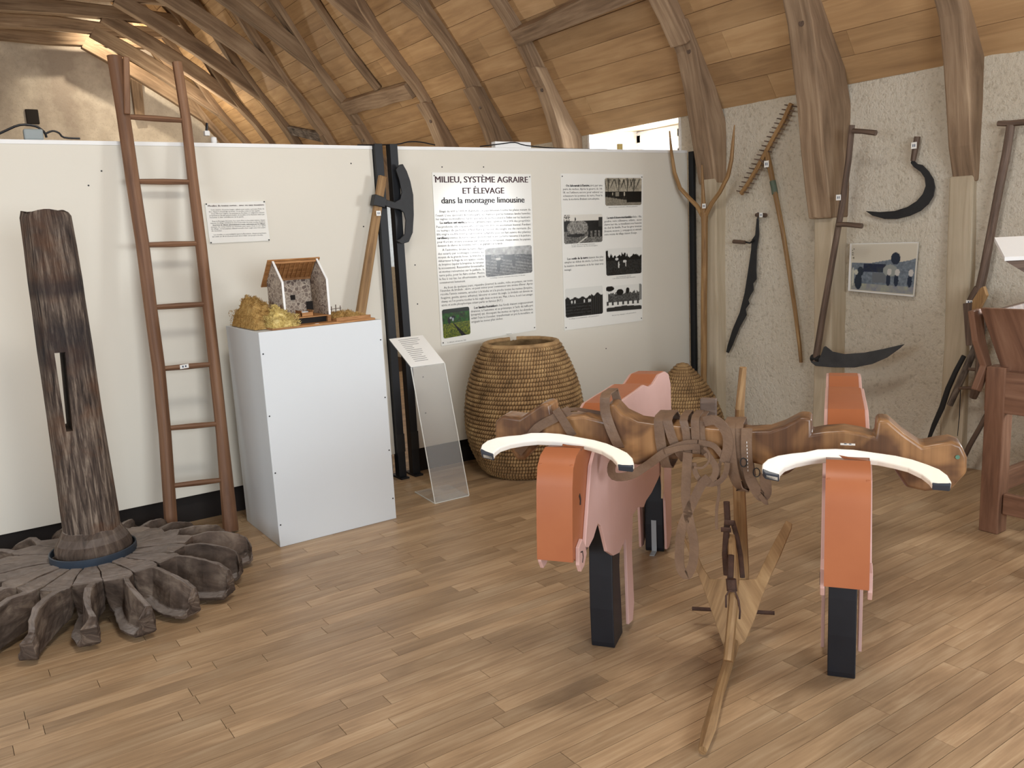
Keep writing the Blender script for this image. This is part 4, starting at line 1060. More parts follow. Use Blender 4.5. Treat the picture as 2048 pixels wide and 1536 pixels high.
# ------------------------------------------------------------------ wooden water wheel lying on its side
WC = Vector((.412, 4.19, 0))
wh = empty('water_wheel', WC, 'weathered oak horizontal mill wheel with carved scoop blades and upright shaft', 'mill wheel')
tp = Vector((.455, 4.19, 1.745)); bt_ = Vector((.465, 4.19, .255))
m = MB(); rings = []
NS = 26
for k, (q, rad) in enumerate([(0, .121), (.1, .119), (.25, .116), (.4, .113), (.5, .111), (.6, .108), (.7, .104), (.8, .101), (.9, .098), (.985, .094), (1, .086)]):
    c = bt_.lerp(tp, q); ring = []
    sq = min(1, max(0, (q - .45) * 3))
    for j in range(NS):
        a_ = 2 * math.pi * j / NS; cr = 1 / max(abs(math.cos(a_ - .25)), abs(math.sin(a_ - .25)))
        f_ = (1 - sq) + sq * min(cr, 1.22) * .93
        rr_ = rad * f_ * (1 + .035 * mnoise.noise(Vector((math.cos(a_) * 2, math.sin(a_) * 2, q * 4))))
        ring.append(c + Vector((rr_ * math.cos(a_), rr_ * math.sin(a_), .008 * math.sin(3 * a_) if q == 1 else 0)))
    rings.append(ring)
m.loft(rings); shaft = m.build('shaft', M_SHAFT, wh, smooth=True, angle=50)
# mortise cut in the shaft
mc = MB(); pa = on(120, 705, 'Y', 4.09); pb = on(136, 865, 'Y', 4.07)
mc.hexa([(pa.x - .022, 4.02, pa.z), (pa.x + .02, 4.02, pa.z), (pa.x + .02, 4.30, pa.z), (pa.x - .022, 4.30, pa.z),
         (pb.x - .004, 4.02, pb.z), (pb.x + .022, 4.02, pb.z), (pb.x + .022, 4.30, pb.z), (pb.x - .004, 4.30, pb.z)])
cut = mc.build('cutter', M_DARK)
for ob_ in (cut, shaft):
    bm_ = bmesh.new(); bm_.from_mesh(ob_.data); bmesh.ops.recalc_face_normals(bm_, faces=bm_.faces); bm_.to_mesh(ob_.data); bm_.free()
bo = shaft.modifiers.new('cut', 'BOOLEAN'); bo.object = cut; bo.operation = 'DIFFERENCE'; bo.solver = 'EXACT'
dg = bpy.context.evaluated_depsgraph_get(); me2 = bpy.data.meshes.new_from_object(shaft.evaluated_get(dg)); shaft.modifiers.clear(); shaft.data = me2
bpy.data.objects.remove(cut)
m = MB(); m.lathe([(.10, .185), (.148, .185), (.164, .21), (.164, .24), (.152, .27), (.132, .30), (.120, .325), (.11, .33)], (WC.x + .05, WC.y, 0), n=32, caps=False)
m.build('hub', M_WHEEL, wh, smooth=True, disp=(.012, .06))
m = MB(); m.lathe([(.181, .180), (.184, .184), (.184, .226), (.180, .229), (.177, .226), (.177, .184), (.181, .180)], (WC.x + .045, WC.y, 0), n=48, caps=False); m.build('iron_hoop', M_BLUEIRON, wh, smooth=True)
NB = 20
for k in range(NB):
    a_ = 2 * math.pi * (k + .35) / NB
    rr = random.Random(k * 13 + 1); Rl = rr.uniform(.63, .71)
    ex = Vector((math.cos(a_), math.sin(a_), 0)); et = Vector((-math.sin(a_), math.cos(a_), 0))
    if .25 < a_ < 1.1: Rl = .585
    m = MB(); rings = []
    c0 = WC + Vector((.04, 0, 0))
    yl = 4.86 - c0.y
    if ex.y > 0: Rl = min(Rl, (yl - .02) / max(ex.y, .01))
    for (q, wt, wb, zt, zb_, bend) in ((.0, .020, .018, .195, .12, 0), (.18, .030, .028, .198, .11, 0), (.32, .042, .038, .200, .10, 0), (.44, .054, .045, .198, .08, .0), (.50, .058, .05, .196, .06, .0), (.56, .05, .05, .200, .045, -.004), (.68, .05, .05, .205, .028, -.014), (.80, .05, .05, .195, .020, -.018), (.91, .05, .05, .170, .020, -.008), (.97, .05, .05, .14, .02, .002), (1.0, .030, .04, .10, .035, .006)):
        r = .10 + (Rl - .10) * q; j = rr.uniform(.9, 1.1)
        zt += rr.uniform(-.004, .004)
        cc = c0 + ex * r + et * (bend * 1.3)
        w1, w2 = wt * j, wb * j
        if q > .5 and q < .99:   # scoop: thin curved wall standing over a hollow, with a floor lip
            zm = (zt + zb_) * .5; U = lambda a, z: cc + et * (a * j) + Vector((0, 0, z))
            ring = [U(.014, zt), U(.040, zt - .006), U(.047, zm), U(.038, zb_), U(-.036, zb_), U(-.044, zb_ + .018), U(-.006, zb_ + .026), U(.008, zm)]
        else:
            ring = [cc - et * w1 + Vector((0, 0, zt)), cc + et * w1 + Vector((0, 0, zt)), cc + et * w1 + Vector((0, 0, (zt + zb_) * .5)), cc + et * w2 + Vector((0, 0, zb_)),
                    cc - et * w2 + Vector((0, 0, zb_)), cc - et * w2 + Vector((0, 0, zb_ + .02)), cc - et * w1 + Vector((0, 0, (zt + zb_) * .5)), cc - et * w1 + Vector((0, 0, zt - .02))]
        rings.append(ring)
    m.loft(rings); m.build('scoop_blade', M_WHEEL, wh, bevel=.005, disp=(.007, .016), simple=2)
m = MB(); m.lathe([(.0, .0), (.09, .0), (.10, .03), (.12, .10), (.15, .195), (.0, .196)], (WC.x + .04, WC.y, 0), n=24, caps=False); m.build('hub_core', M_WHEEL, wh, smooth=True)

# ------------------------------------------------------------------ oxen cut-outs, yoke, plough (local frame u,v,z)
AX = Vector((.82, .572, 0)); AL = Vector((.572, -.82, 0)); O0 = Vector((2.376, 1.585, 0))
def LP(u, v, z): return O0 + AL * u + AX * v + Vector((0, 0, z))
def onv(x, y, v): return onn(x, y, O0 + AX * v, AX)
SIL = [(-.30, .80), (-.25, .835), (-.12, .838), (-.10, .875), (-.045, .89), (.086, .925), (.213, .922), (.40, .915), (.537, .912), (.64, .885), (.731, .88), (.86, .90), (1.012, .888), (1.10, .86), (1.147, .804), (1.158, .632), (1.12, .30), (1.105, .069), (1.04, .02),
       (.98, .03), (.96, .28), (.883, .45), (.786, .431), (.65, .415), (.534, .416), (.482, .404), (.379, .438), (.278, .438), (.245, .305), (.262, .083), (.231, .018), (.160, .033),
       (.154, .34), (.144, .39), (.044, .372), (-.045, .395), (-.133, .445), (-.20, .56), (-.24, .585), (-.30, .555), (-.36, .545), (-.40, .56)]
HEAD = [(-.46, .845), (-.40, .868), (-.30, .868), (-.18, .84), (-.15, .80), (-.20, .66), (-.33, .60), (-.37, .555), (-.455, .535), (-.50, .56), (-.49, .66), (-.475, .80)]
def ox(uc, label, hu, hz, roll):
    t = empty('ox_cutout', LP(uc, .4, 0), label, 'ox figure')
    for s_ in (-1, 1):
        u0 = uc + s_ * .056
        nm = 'body_side'
        m = MB(); m.prism([LP(u0, v, z) for v, z in SIL], AL * (.012 * s_)); m.build(nm, M_PINK, t, bevel=.002)
        m = MB(); m.prism([LP(uc + s_ * .0445, v, z) for v, z in HEAD], AL * (.011 * s_)); m.build('head_side', M_ORANGE, t, bevel=.002)
        # jowl / muzzle plate
        m = MB(); m.prism([LP(u0, v, z) for v, z in [(-.47, .585), (-.43, .60), (-.40, .57), (-.385, .535), (-.42, .505), (-.455, .50), (-.475, .53)]], AL * (.012 * s_)); mz = m.build('muzzle', M_PINK, t, bevel=.002)
        m = MB(); m.sweep([LP(u0 + s_ * .0125, v, z) for v, z in [(-.455, .565), (-.435, .56), (-.43, .54), (-.44, .525)]], .004, .002, rect=True, up=tuple(AL)); m.build('nostril', M_INK, mz)
        m = MB(); m.sweep([LP(uc + s_ * .056, v, z) for v, z in [(-.405, .735), (-.395, .715), (-.40, .70)]], .012, .002, rect=True, up=tuple(AL)); m.build('eye', M_INK, t)
    # orange strips closing back, forehead
    top = [(-.25, .835), (-.12, .838), (-.10, .875), (-.045, .89), (.086, .925), (.213, .922), (.40, .915), (.537, .912), (.64, .885), (.731, .88), (.86, .90), (1.012, .888), (1.10, .86), (1.147, .804), (1.158, .632), (1.12, .30)]
    m = MB(); m.sweep([LP(uc, v, z - .002) for v, z in top], .112, .008, rect=True, up=(0, 0, 1)); m.build('back_strip', M_ORANGE, t)
    face_ = [(-.30, .872), (-.38, .874), (-.43, .862), (-.462, .835), (-.478, .78), (-.493, .66), (-.503, .55)]
    m = MB(); m.sweep([LP(uc, v, z) for v, z in face_], .116, .010, rect=True, up=tuple(-AX)); m.build('face_strip', M_ORANGE, t, smooth=True, angle=50)
    # legs
    for (v0, w, zt) in ((.02, .13, .52), (1.02, .10, .46)):
        m = MB(); rings = []
        for (q, dv, ww) in ((0, 0, 1), (.04, -.004, 1.02), (.3, -.008, .98), (.55, -.002, .86), (.8, .01, 1.0), (1, .01, 1.05)):
            z = zt * q; v1 = v0 + dv; a0, a1 = v1 - .0, v1 + w * ww
            rings.append([LP(uc - .045, a0, z), LP(uc + .045, a0, z), LP(uc + .045, a1, z), LP(uc - .045, a1, z)])
        m.loft(rings); lg = m.build('leg', M_OXLEG, t, bevel=.004)
        if v0 > .5:
            m = MB(); m.box(-.012, .012, -.004, 0, 0.001, .16, M=Matrix.Translation(LP(uc - .0, v0 - .008, 0)) @ Matrix.Rotation(math.atan2(AL.y, AL.x), 4, 'Z')); m.box(-.012, .012, -.06, 0, 0.001, .005, M=Matrix.Translation(LP(uc - .0, v0 - .008, 0)) @ Matrix.Rotation(math.atan2(AL.y, AL.x), 4, 'Z'))
            m.build('floor_bracket', M_ZINC, lg)
    # tail
    m = MB(); m.sweep([LP(uc + .075, .86, .60), LP(uc + .078, .85, .50), LP(uc + .078, .845, .38), LP(uc + .076, .84, .33)], [.02, .034, .03, .012], .008, rect=True, up=tuple(AL)); m.build('udder_plate', M_PLYEDGE, t)
    # horns: one flat crescent, tilted forward
    def H(pts): return [LP(uc + hu + u * (1.04 if hu else 1), v, z + hz + roll * u) for u, v, z in pts]
    th = Vector((0, 0, -.018)) + AX * .006
    m = MB(); m.prism(H(HORN), th); hn = m.build('horns', M_HORN, t, bevel=.004)
    for tp_ in (HTL, HTR):
        m = MB(); m.prism([p - th * .03 for p in H(tp_)], th * 1.08); m.build('horn_tip', M_HORNT, hn, bevel=.003)
    return t
HP0 = O0 + AX * -.305 + Vector((0, 0, .892)); HN = (Vector((0, 0, 1)) - AX * .80).normalized()
def hpx(pts):
    r_ = []
    for (x, y) in pts:
        p = onn(1400 + x / 3.657, 700 + y / 3.657, HP0, HN) - O0; r_.append((p.dot(AL), p.dot(AX), p.z))
    return r_
_o = [(465, 905), (443, 870), (445, 832), (485, 795), (560, 768), (660, 752), (760, 742), (850, 722), (980, 718), (1110, 724), (1260, 745), (1420, 768), (1540, 795), (1650, 832), (1740, 868), (1800, 912), (1828, 960), (1822, 990)]
_i = [(1688, 980), (1665, 948), (1610, 905), (1510, 858), (1400, 830), (1290, 808), (1180, 797), (1050, 791), (920, 789), (800, 803), (690, 826), (610, 856), (575, 890), (568, 925)]
cx_ = (hpx([(1070, 760)])[0][0])
HORN = [(u - cx_, v, z) for u, v, z in hpx(_o + _i)]
HTL = [(u - cx_, v, z) for u, v, z in hpx([(448, 885), (465, 905), (568, 925), (570, 905), (500, 885), (446, 862)])]
HTR = [(u - cx_, v, z) for u, v, z in hpx([(1826, 968), (1822, 992), (1690, 982), (1683, 965), (1760, 975)])]
oxr = ox(-.012, 'right-hand painted ox cut-out seen head-on with orange face', 0, 0, 0)
oxl = ox(-.85, 'left-hand painted ox cut-out with pink side and orange face', -.045, .014, -.03)
m = MB(); p = LP(-.012, -.30, .9); c = p + Vector((0, 0, .004)); tagbox(oxr, c, AL, AX, (0, 0, 1), .04, .018)
YK_ = [(-1.137, .919), (-1.111, .941), (-1.047, .934), (-.964, .988), (-.938, .987), (-.933, .942), (-.90, .94), (-.82, .95), (-.757, .935), (-.748, .988), (-.718, .991), (-.69, .96), (-.640, .937), (-.56, .928), (-.448, .924), (-.294, .916), (-.234, .920), (-.19, .938), (-.143, .966), (-.112, .963), (-.112, .915), (-.07, .925), (-.02, .930), (.03, .922), (.064, .912), (.068, .963), (.097, .964), (.14, .925), (.189, .889), (.23, .90), (.264, .907), (.29, .897), (.306, .861), (.306, .816), (.269, .765), (.20, .755), (.15, .765), (.114, .821), (.06, .845), (-.003, .855), (-.06, .852), (-.117, .84), (-.175, .79), (-.196, .778), (-.211, .80), (-.279, .815), (-.449, .826), (-.561, .812), (-.644, .791), (-.70, .80), (-.74, .835), (-.80, .86), (-.88, .868), (-.96, .86), (-1.01, .82), (-1.037, .789), (-1.065, .788), (-1.09, .83), (-1.14, .865)]
yk = empty('ox_yoke', LP(-.42, -.2, 0.75), 'carved polished wooden head yoke laid across both ox cut-outs', 'yoke')
m = MB(); m.prism([LP(u, -.235, z) for u, z in YK_], AX * .10); m.build('yoke_beam', M_YOKE, yk, smooth=True, bevel=.009, seg=3)
m = MB(); m.box(-.026, .026, -.012, .012, .80, .995, M=Matrix.Translation(LP(-.432, -.115, 0)) @ Matrix.Rotation(math.atan2(AL.y, AL.x), 4, 'Z')); m.build('flat_peg', M_DTOOL, yk, bevel=.004)
m = MB(); c = onv(1915, 914, -.236); m.sweep([c, c - AX * .003], .012, n=10, up=(0, 0, 1)); m.build('green_stud', paint('green_stud', S(90, 130, 110), .4), yk)
def strap(pts, w, v=-.243, name='strap', back=False, th=.004, mat=M_LEATHER, vs=None):
    P = []
    for k, (x, y) in enumerate(pts):
        P.append(onv(x, y, vs[k] if vs else v))
    # smooth
    Q = []
    for i in range(len(P) - 1):
        p0 = P[max(i - 1, 0)]; p1 = P[i]; p2 = P[i + 1]; p3 = P[min(i + 2, len(P) - 1)]
        for s_ in (0, .25, .5, .75):
            Q.append(.5 * ((2 * p1) + (p2 - p0) * s_ + (2 * p0 - 5 * p1 + 4 * p2 - p3) * s_ ** 2 + (3 * p1 - p0 - 3 * p2 + p3) * s_ ** 3))
    Q.append(P[-1])
    if back:   # wrap over the top and behind the yoke
        T = Q[0]; Bm = Q[-1]
        Q = [Bm + AX * .125, T + AX * .125 + Vector((0, 0, .0)), T + AX * .115 + Vector((0, 0, .009)), T + AX * .02 + Vector((0, 0, .011))] + Q + [Bm + AX * .03 + Vector((0, 0, -.010)), Bm + AX * .12 + Vector((0, 0, -.006))]
    wp = w / F * 3.05
    m = MB(); rings = []
    for i, q in enumerate(Q):
        tg = (Q[min(i + 1, len(Q) - 1)] - Q[max(i - 1, 0)]).normalized()
        # outward normal: away from the yoke centre line
        cen = LP((q - O0).dot(AL), -.185, .87); nrm = (q - cen); nrm -= tg * nrm.dot(tg)
        if not back: nrm = -AX - tg * (-AX).dot(tg)
        nrm = nrm.normalized() if nrm.length > 1e-4 else -AX
        sd = tg.cross(nrm).normalized(); h = wp / 2
        rings.append([q - sd * h, q + sd * h, q + sd * h + nrm * th, q - sd * h + nrm * th])
    m.loft(rings); return m.build(name, mat, yk, smooth=True)
strap([(1210, 797), (1211, 825), (1222, 858), (1238, 893)], 18, back=True)
strap([(1318, 843), (1321, 880), (1327, 912), (1333, 932)], 18, back=True)
strap([(1335, 843), (1343, 872), (1356, 900), (1370, 920)], 16, back=True)
strap([(1367, 843), (1373, 868), (1376, 905)], 14, v=-.241, back=True)
strap([(1390, 843), (1391, 870), (1393, 905)], 14, v=-.246, back=True)
strap([(1402, 845), (1404, 875), (1410, 908)], 12, v=-.241, back=True)
strap([(1408, 843), (1430, 840), (1448, 856), (1456, 876), (1455, 900), (1448, 925)], 17, v=-.252)
strap([(1458, 858), (1459, 890), (1464, 930), (1474, 965), (1484, 980)], 20, back=True, v=-.25)
strap([(1494, 856), (1493, 888), (1495, 925), (1503, 962), (1522, 992), (1532, 985), (1531, 962), (1529, 945)], 18, v=-.252)
strap([(1478, 858), (1480, 900), (1487, 945), (1498, 975)], 13, v=-.243, back=True)
strap([(1036, 905), (1050, 888), (1075, 856), (1110, 836), (1140, 820)], 17)
strap([(1112, 818), (1128, 842), (1146, 872)], 16, v=-.25)
strap([(1108, 822), (1150, 818), (1180, 822), (1205, 826)], 6, v=-.17)
strap([(1240, 912), (1224, 930), (1228, 952), (1262, 950), (1298, 928), (1330, 905), (1370, 889), (1395, 888)], 15, v=-.256)
strap([(1250, 928), (1262, 946)], 8, v=-.24)
strap([(1330, 903), (1365, 895), (1400, 893)], 10, v=-.262)
strap([(1397, 884), (1425, 890), (1440, 905), (1455, 925)], 10, v=-.25)
strap([(1376, 905), (1373, 950), (1372, 1000), (1380, 1045), (1388, 1085), (1386, 1125), (1374, 1150), (1361, 1135), (1359, 1100), (1364, 1055), (1384, 1008), (1404, 968), (1418, 955)], 16, v=-.27, name='hanging_strap')
strap([(1388, 925), (1391, 945), (1403, 962), (1420, 968), (1440, 962), (1452, 945), (1455, 925)], 9, v=-.262, name='ring_strap')
strap([(1412, 905), (1424, 920), (1432, 936), (1427, 955), (1412, 962)], 11, v=-.266, name='ring_strap')
strap([(1388, 934), (1405, 935), (1418, 922), (1418, 905), (1408, 895)], 4, v=-.268, name='ring_strap')
strap([(1441, 920), (1437, 955), (1438, 985), (1434, 1015), (1433, 1040), (1434, 1058)], 5, v=-.25, name='thong')
strap([(1520, 990), (1530, 1003), (1536, 1004)], 8, v=-.255, name='thong')
for (x, y) in ((1487, 925), (1513, 945)):
    m = MB(); c = onv(x, y, -.258); m.sweep([c + AL * .01 * math.cos(q) + Vector((0, 0, .014 * math.sin(q))) for q in [k * math.pi / 6 for k in range(13)]], .0035, n=6, up=tuple(AX)); m.build('buckle', M_IRON, yk)
for k in range(9):
    c = onv(1493.5 + .3 * k, 883 + 7 * k, -.258)
    m = MB(); m.sweep([c, c + Vector((0, 0, -.006))], .002, n=5, up=tuple(AX)); m.build('stitch', M_TAG, yk)
# ard plough
pl = empty('ard_plough', LP(-.37, .12, 0), 'wooden ard plough standing between the two ox cut-outs, pointed sole forward', 'plough')
m = MB(); tipp = LP(-.398, -.56, .022); j1 = LP(-.385, -.1, .03); j2 = LP(-.375, .2, .05)
m.sweep([tipp, LP(-.395, -.45, .024), LP(-.392, -.25, .026), j1, j2], [.026, .04, .038, .036, .05], [.03, .036, .04, .045, .06], n=8, jit=.06); m.build('sole', M_PLOW, pl, smooth=True)
m = MB(); m.sweep([LP(-.360, .22, .02), LP(-.358, .20, .3), LP(-.366, .18, .62), LP(-.362, .17, .9), LP(-.35, .17, 1.05)], [.06, .052, .045, .035, .028], [.05, .045, .04, .03, .026], n=9, jit=.05); m.build('handle', M_PLOW, pl, smooth=True)
m = MB(); a = onv(1456, 1322, -.13); a.z = max(a.z, .035); b = onv(1468, 1195, .0); c = onv(1463, 1070, .12)
m.sweep([a, b, c], [.032, .034, .03], [.04, .04, .032], n=8, jit=.05); m.build('draught_beam', M_PLOW, pl, smooth=True)
def vp(poly, v0, tilt, th, name, mat):
    # board in a plane leaning back: v = v0 + tilt*z
    n = (AX - Vector((0, 0, 1)) * tilt).normalized(); P0 = O0 + AX * v0
    m = MB(); m.prism([onn(x, y, P0, n) for x, y in poly], n * th); return m.build(name, mat, pl, bevel=.002)
vp([(1353, 1043), (1360, 1046), (1372, 1080), (1392, 1104), (1405, 1135), (1420, 1158), (1455, 1158), (1458, 1240), (1462, 1300), (1447, 1293), (1432, 1250), (1415, 1200), (1397, 1150), (1380, 1110)], .05, .5, .022, 'ear_board', M_PLOW)
vp([(1572, 1041), (1584, 1047), (1583, 1056), (1560, 1112), (1542, 1150), (1525, 1190), (1508, 1240), (1490, 1283), (1464, 1302), (1470, 1240), (1478, 1160), (1512, 1158), (1530, 1120), (1550, 1080)], .05, .5, .022, 'ear_board', M_PLOW)
m = MB(); m.sweep([on(1384, 1217, 'Z', .075), on(1549, 1226, 'Z', .075)], .016, n=8); m.build('cross_rod', M_RUST, pl, smooth=True)
def ironbar(pts, v, w, name='iron_strap', up=tuple(AX)):
    m = MB(); m.sweep([onv(x, y, v) for x, y in pts], w, w * .6, n=8, up=up); m.build(name, M_RUST, pl, smooth=True)
ironbar([(1453, 1003), (1455, 1040), (1452, 1075), (1450, 1110), (1453, 1150)], .10, .022)
ironbar([(1465, 1042), (1474, 1075), (1481, 1110), (1485, 1155)], .115, .018)
ironbar([(1462, 1110), (1461, 1150), (1460, 1165)], .02, .022)
ironbar([(1450, 1045), (1468, 1046)], .09, .02, 'iron_collar'); ironbar([(1442, 1059), (1462, 1060)], .08, .018, 'iron_collar'); ironbar([(1462, 1158), (1464, 1182)], .0, .036, 'iron_collar')
ironbar([(1452, 1215), (1452, 1192), (1459, 1181), (1470, 1183), (1477, 1200), (1480, 1222), (1479, 1238)], -.02, .007, 'iron_loop')
m = MB(); c = onv(1465, 1233, -.03); m.sweep([c - AX * .01, c + AX * .02], .018, n=8, up=(0, 0, 1)); m.build('nail', M_RUST, pl)

# ------------------------------------------------------------------ tools hung on the right wall
XT = XW - .02
def wx(x, y, X=None): return on(x, y, 'X', XT if X is None else X)
def wpoly(poly, th, name, mat, par, X=None, bevel=.002):
    m = MB(); m.prism([wx(x, y, X) for x, y in poly], (-th, 0, 0)); return m.build(name, mat, par, bevel=bevel)
def wtube(pts, w, name, mat, par, X=None, h=None, n=9, rect=False, Xs=None, jit=.03):
    P = [wx(x, y, Xs[k] if Xs else X) for k, (x, y) in enumerate(pts)]
    m = MB(); m.sweep(P, w, h, n=n, up=(1, 0, 0), rect=rect, jit=jit); return m.build(name, mat, par, smooth=not rect, bevel=.003 if rect else 0)
def wtag(par, x, y, X, w=.04, h=.05, ry=0): return tagbox(par, wx(x, y, X), (0, -1, ry), (0, ry, 1), (-1, 0, 0), w, h)
# wooden fork against the truss post
c = wx(1409, 812, 4.95); fk = empty('wooden_fork', (c.x, c.y, 0), 'three-pronged bent wooden hay fork standing by the panel end', 'fork')
Xf = 4.93
wtube([(1407, 818), (1408, 700), (1408, 600), (1409, 520), (1409, 450), (1409, 425)], [.045, .05, .05, .05, .05, .06], 'handle', M_TOOL, fk, Xs=[4.96, 4.95, 4.94, 4.93, 4.92, 4.92])
wtube([(1408, 425), (1407, 405), (1406, 380), (1405, 352), (1404, 330)], [.05, .034, .026, .018, .010], 'prong', M_TOOL, fk, X=4.92)
wtube([(1406, 432), (1394, 412), (1378, 396), (1360, 376), (1349, 345), (1343, 305), (1339, 262)], [.04, .034, .032, .032, .03, .024, .010], 'prong', M_TOOL, fk, Xs=[4.92, 4.92, 4.91, 4.89, 4.86, 4.83, 4.80])
wtube([(1410, 432), (1424, 406), (1440, 384), (1456, 352), (1463, 320), (1466, 285), (1469, 250)], [.04, .034, .032, .032, .03, .024, .008], 'prong', M_TOOL, fk, Xs=[4.92, 4.92, 4.92, 4.92, 4.92, 4.92, 4.92])
wtag(fk, 1408, 412, 4.885, .035, .035)
# double-sided rake
c = wx(1602, 725); rk = empty('hay_rake', (c.x, c.y, .5), 'wooden double-sided hay rake with a long thin handle', 'rake')
Xr = XT - .03
wtube([(1583, 207), (1568, 240), (1545, 280), (1528, 312), (1510, 345), (1496, 368), (1482, 388)], [.03] * 7, 'head', M_TOOL, rk, X=Xr, h=[.022] * 7, rect=True)
for k in range(20):
    q = (k + .4) / 20; x = 1583 + (1482 - 1583) * q; y = 207 + (388 - 207) * q
    wtube([(x - 12, y - 1), (x, y + 1), (x + 13, y + 3)], [.007, .012, .007], 'tooth', M_DTOOL, rk, X=Xr - .004, n=6, jit=0)
wtube([(1533, 300), (1540, 335), (1550, 385), (1565, 460), (1578, 540), (1590, 620), (1599, 690), (1602, 725)], [.034, .04, .036, .034, .032, .03, .028, .024], 'handle', M_TOOL, rk, Xs=[Xr, Xr, Xr - .01, Xr - .01, Xr, Xr, Xr, Xr])
wtube([(1520, 318), (1530, 330), (1542, 345)], [.012, .014, .012], 'stay', M_DTOOL, rk, X=Xr - .01); wtube([(1545, 362), (1548, 376), (1550, 388)], [.044, .044, .044], 'green_tape', paint('green_tape', S(86, 98, 82), .6), rk, X=Xr - .008)
wtag(rk, 1533, 328, Xr - .03, .04, .045)
# hay knife
c = wx(1457, 704); hk = empty('hay_knife', (c.x, c.y, .55), 'black serrated hay knife with two turned handles', 'knife')
wpoly([(1514, 437), (1518, 437), (1519, 470), (1514, 500), (1513, 540), (1514, 558), (1507, 567), (1508, 580), (1502, 590), (1497, 600), (1500, 607), (1492, 618), (1494, 630), (1480, 655), (1466, 690), (1458, 706), (1453, 704), (1456, 690), (1466, 658), (1480, 625), (1490, 585), (1497, 540), (1503, 500), (1504, 480), (1511, 470)], .006, 'blade', M_IRON, hk, X=XT - .012)
wtube([(1512, 430), (1522, 430), (1532, 431)], [.026, .03, .032], 'handle', M_DTOOL, hk, X=XT - .03)
wtube([(1467, 483), (1480, 484), (1490, 485)], [.03, .03, .028], 'handle', M_DTOOL, hk, X=XT - .04); wtube([(1489, 484), (1500, 486), (1507, 480)], [.014, .012, .014], 'tang', M_IRON, hk, X=XT - .03)
wtube([(1516, 425), (1516, 440)], [.012, .012], 'tang', M_IRON, hk, X=XT - .02); wtag(hk, 1522, 430, XT - .05, .03, .032)
# scythe
c = wx(1632, 725); sy = empty('scythe', (c.x, c.y, .55), 'scythe with straight wooden snath, two grips and broad grey blade', 'scythe')
Xs_ = XT - .20
Xc = 4.86
wtube([(1704, 250), (1697, 320), (1686, 400), (1672, 480), (1658, 560), (1644, 640), (1631, 722)], [.036, .038, .04, .04, .042, .044, .046], 'snath', M_DTOOL, sy, X=Xc)
wtube([(1706, 262), (1726, 263), (1752, 266)], [.032, .03, .034], 'grip', M_DTOOL, sy, X=Xc - .03); wtube([(1675, 449), (1695, 449), (1724, 452)], [.03, .032, .034], 'grip', M_DTOOL, sy, X=Xc - .03)
wpoly([(1622, 716), (1640, 716), (1648, 694), (1652, 692), (1666, 703), (1690, 708), (1730, 705), (1770, 697), (1800, 690), (1810, 688), (1800, 697), (1775, 715), (1745, 728), (1710, 735), (1670, 735), (1632, 732), (1622, 724)], .005, 'blade', M_SCY, sy, X=Xc - .01)
wtube([(1624, 716), (1640, 718)], [.05, .05], 'iron_ring', M_IRON, sy, X=Xc); wtag(sy, 1677, 395, Xc - .025, .035, .035)
# sickle
c = wx(1735, 425); sc = empty('sickle', (c.x, c.y, 1.55), 'large black sickle with a short wooden handle', 'sickle')
wtube([(1835, 273), (1831, 295), (1826, 322)], [.036, .038, .03], 'handle', M_DTOOL, sc, X=XT - .02)
wpoly([(1824, 320), (1830, 322), (1836, 328), (1846, 330), (1858, 342), (1868, 358), (1871, 374), (1868, 392), (1858, 408), (1842, 422), (1820, 432), (1795, 438), (1770, 438), (1745, 431), (1732, 422), (1760, 424), (1790, 422), (1815, 414), (1834, 402), (1846, 388), (1852, 372), (1850, 356), (1842, 344), (1828, 334), (1822, 326)], .006, 'blade', M_IRON, sc, X=XT - .012)
wtag(sc, 1828, 291, XT - .045, .035, .038)
# framed print
ph = empty('photo_print', wx(1765, 590), 'old mounted photograph of villagers beside a stone trough', 'photograph')
cs = [(1703, 487), (1838, 484), (1829, 593), (1699, 581)]
m = MB(); m.prism([wx(x, y, XT + .0) for x, y in cs], (-.018, 0, 0)); m.build('mount_board', M_WHITE, ph, bevel=.001)
picture('printed_photo', [(1703.5, 488), (1837, 485.5), (1828, 591.5), (1700, 580)], (XT - .018, 0, 0), (1, 0, 0), 'troughs', ph, N=110, lift=.0012, round_=0.0)
# wall socket
so = empty('wall_socket', wx(1640, 830), 'cream electrical socket low on the wall behind the yoke', 'socket')
m = MB(); a = wx(1632, 806); b = wx(1654, 832); m.box(XT - .0, XW + .02, b.y, a.y, b.z, a.z); m.build('plate', M_PANEL, so, bevel=.004)
wtube([(1648, 818), (1638, 818), (1626, 829)], [.03, .012, .008], 'plug', M_WHITE, so, X=XT - .015)
# far right tools
c = wx(1950, 640, 4.98); tt = empty('t_handled_spade', (c.x, c.y, 1.1), 'long T-handled wooden spade hanging at the far right of the wall', 'spade')
wtube([(1996, 247), (2022, 247), (2062, 243)], [.03, .034, .034], 'cross_handle', M_DTOOL, tt, X=5.035)
wtube([(2022, 250), (2012, 310), (1998, 380), (1983, 460), (1968, 540), (1958, 585)], [.044, .046, .046, .046, .05, .05], 'pole', M_DTOOL, tt, X=5.035)
wtube([(1958, 575), (1950, 590), (1942, 606), (1946, 650), (1950, 690)], [.05, .055, .06, .05, .05], 'spade_head', M_DTOOL, tt, X=5.035)
c = wx(1935, 900, 4.95); fl_ = empty('threshing_flail', (c.x, c.y, 0.3), 'crossed wooden flail sticks with leather joint leaning at the right wall', 'flail')
wpoly([(1965, 576), (1972, 572), (1978, 590), (1956, 632), (1948, 628), (1950, 600)], .03, 'clamp', M_TOOL, fl_, X=4.93)
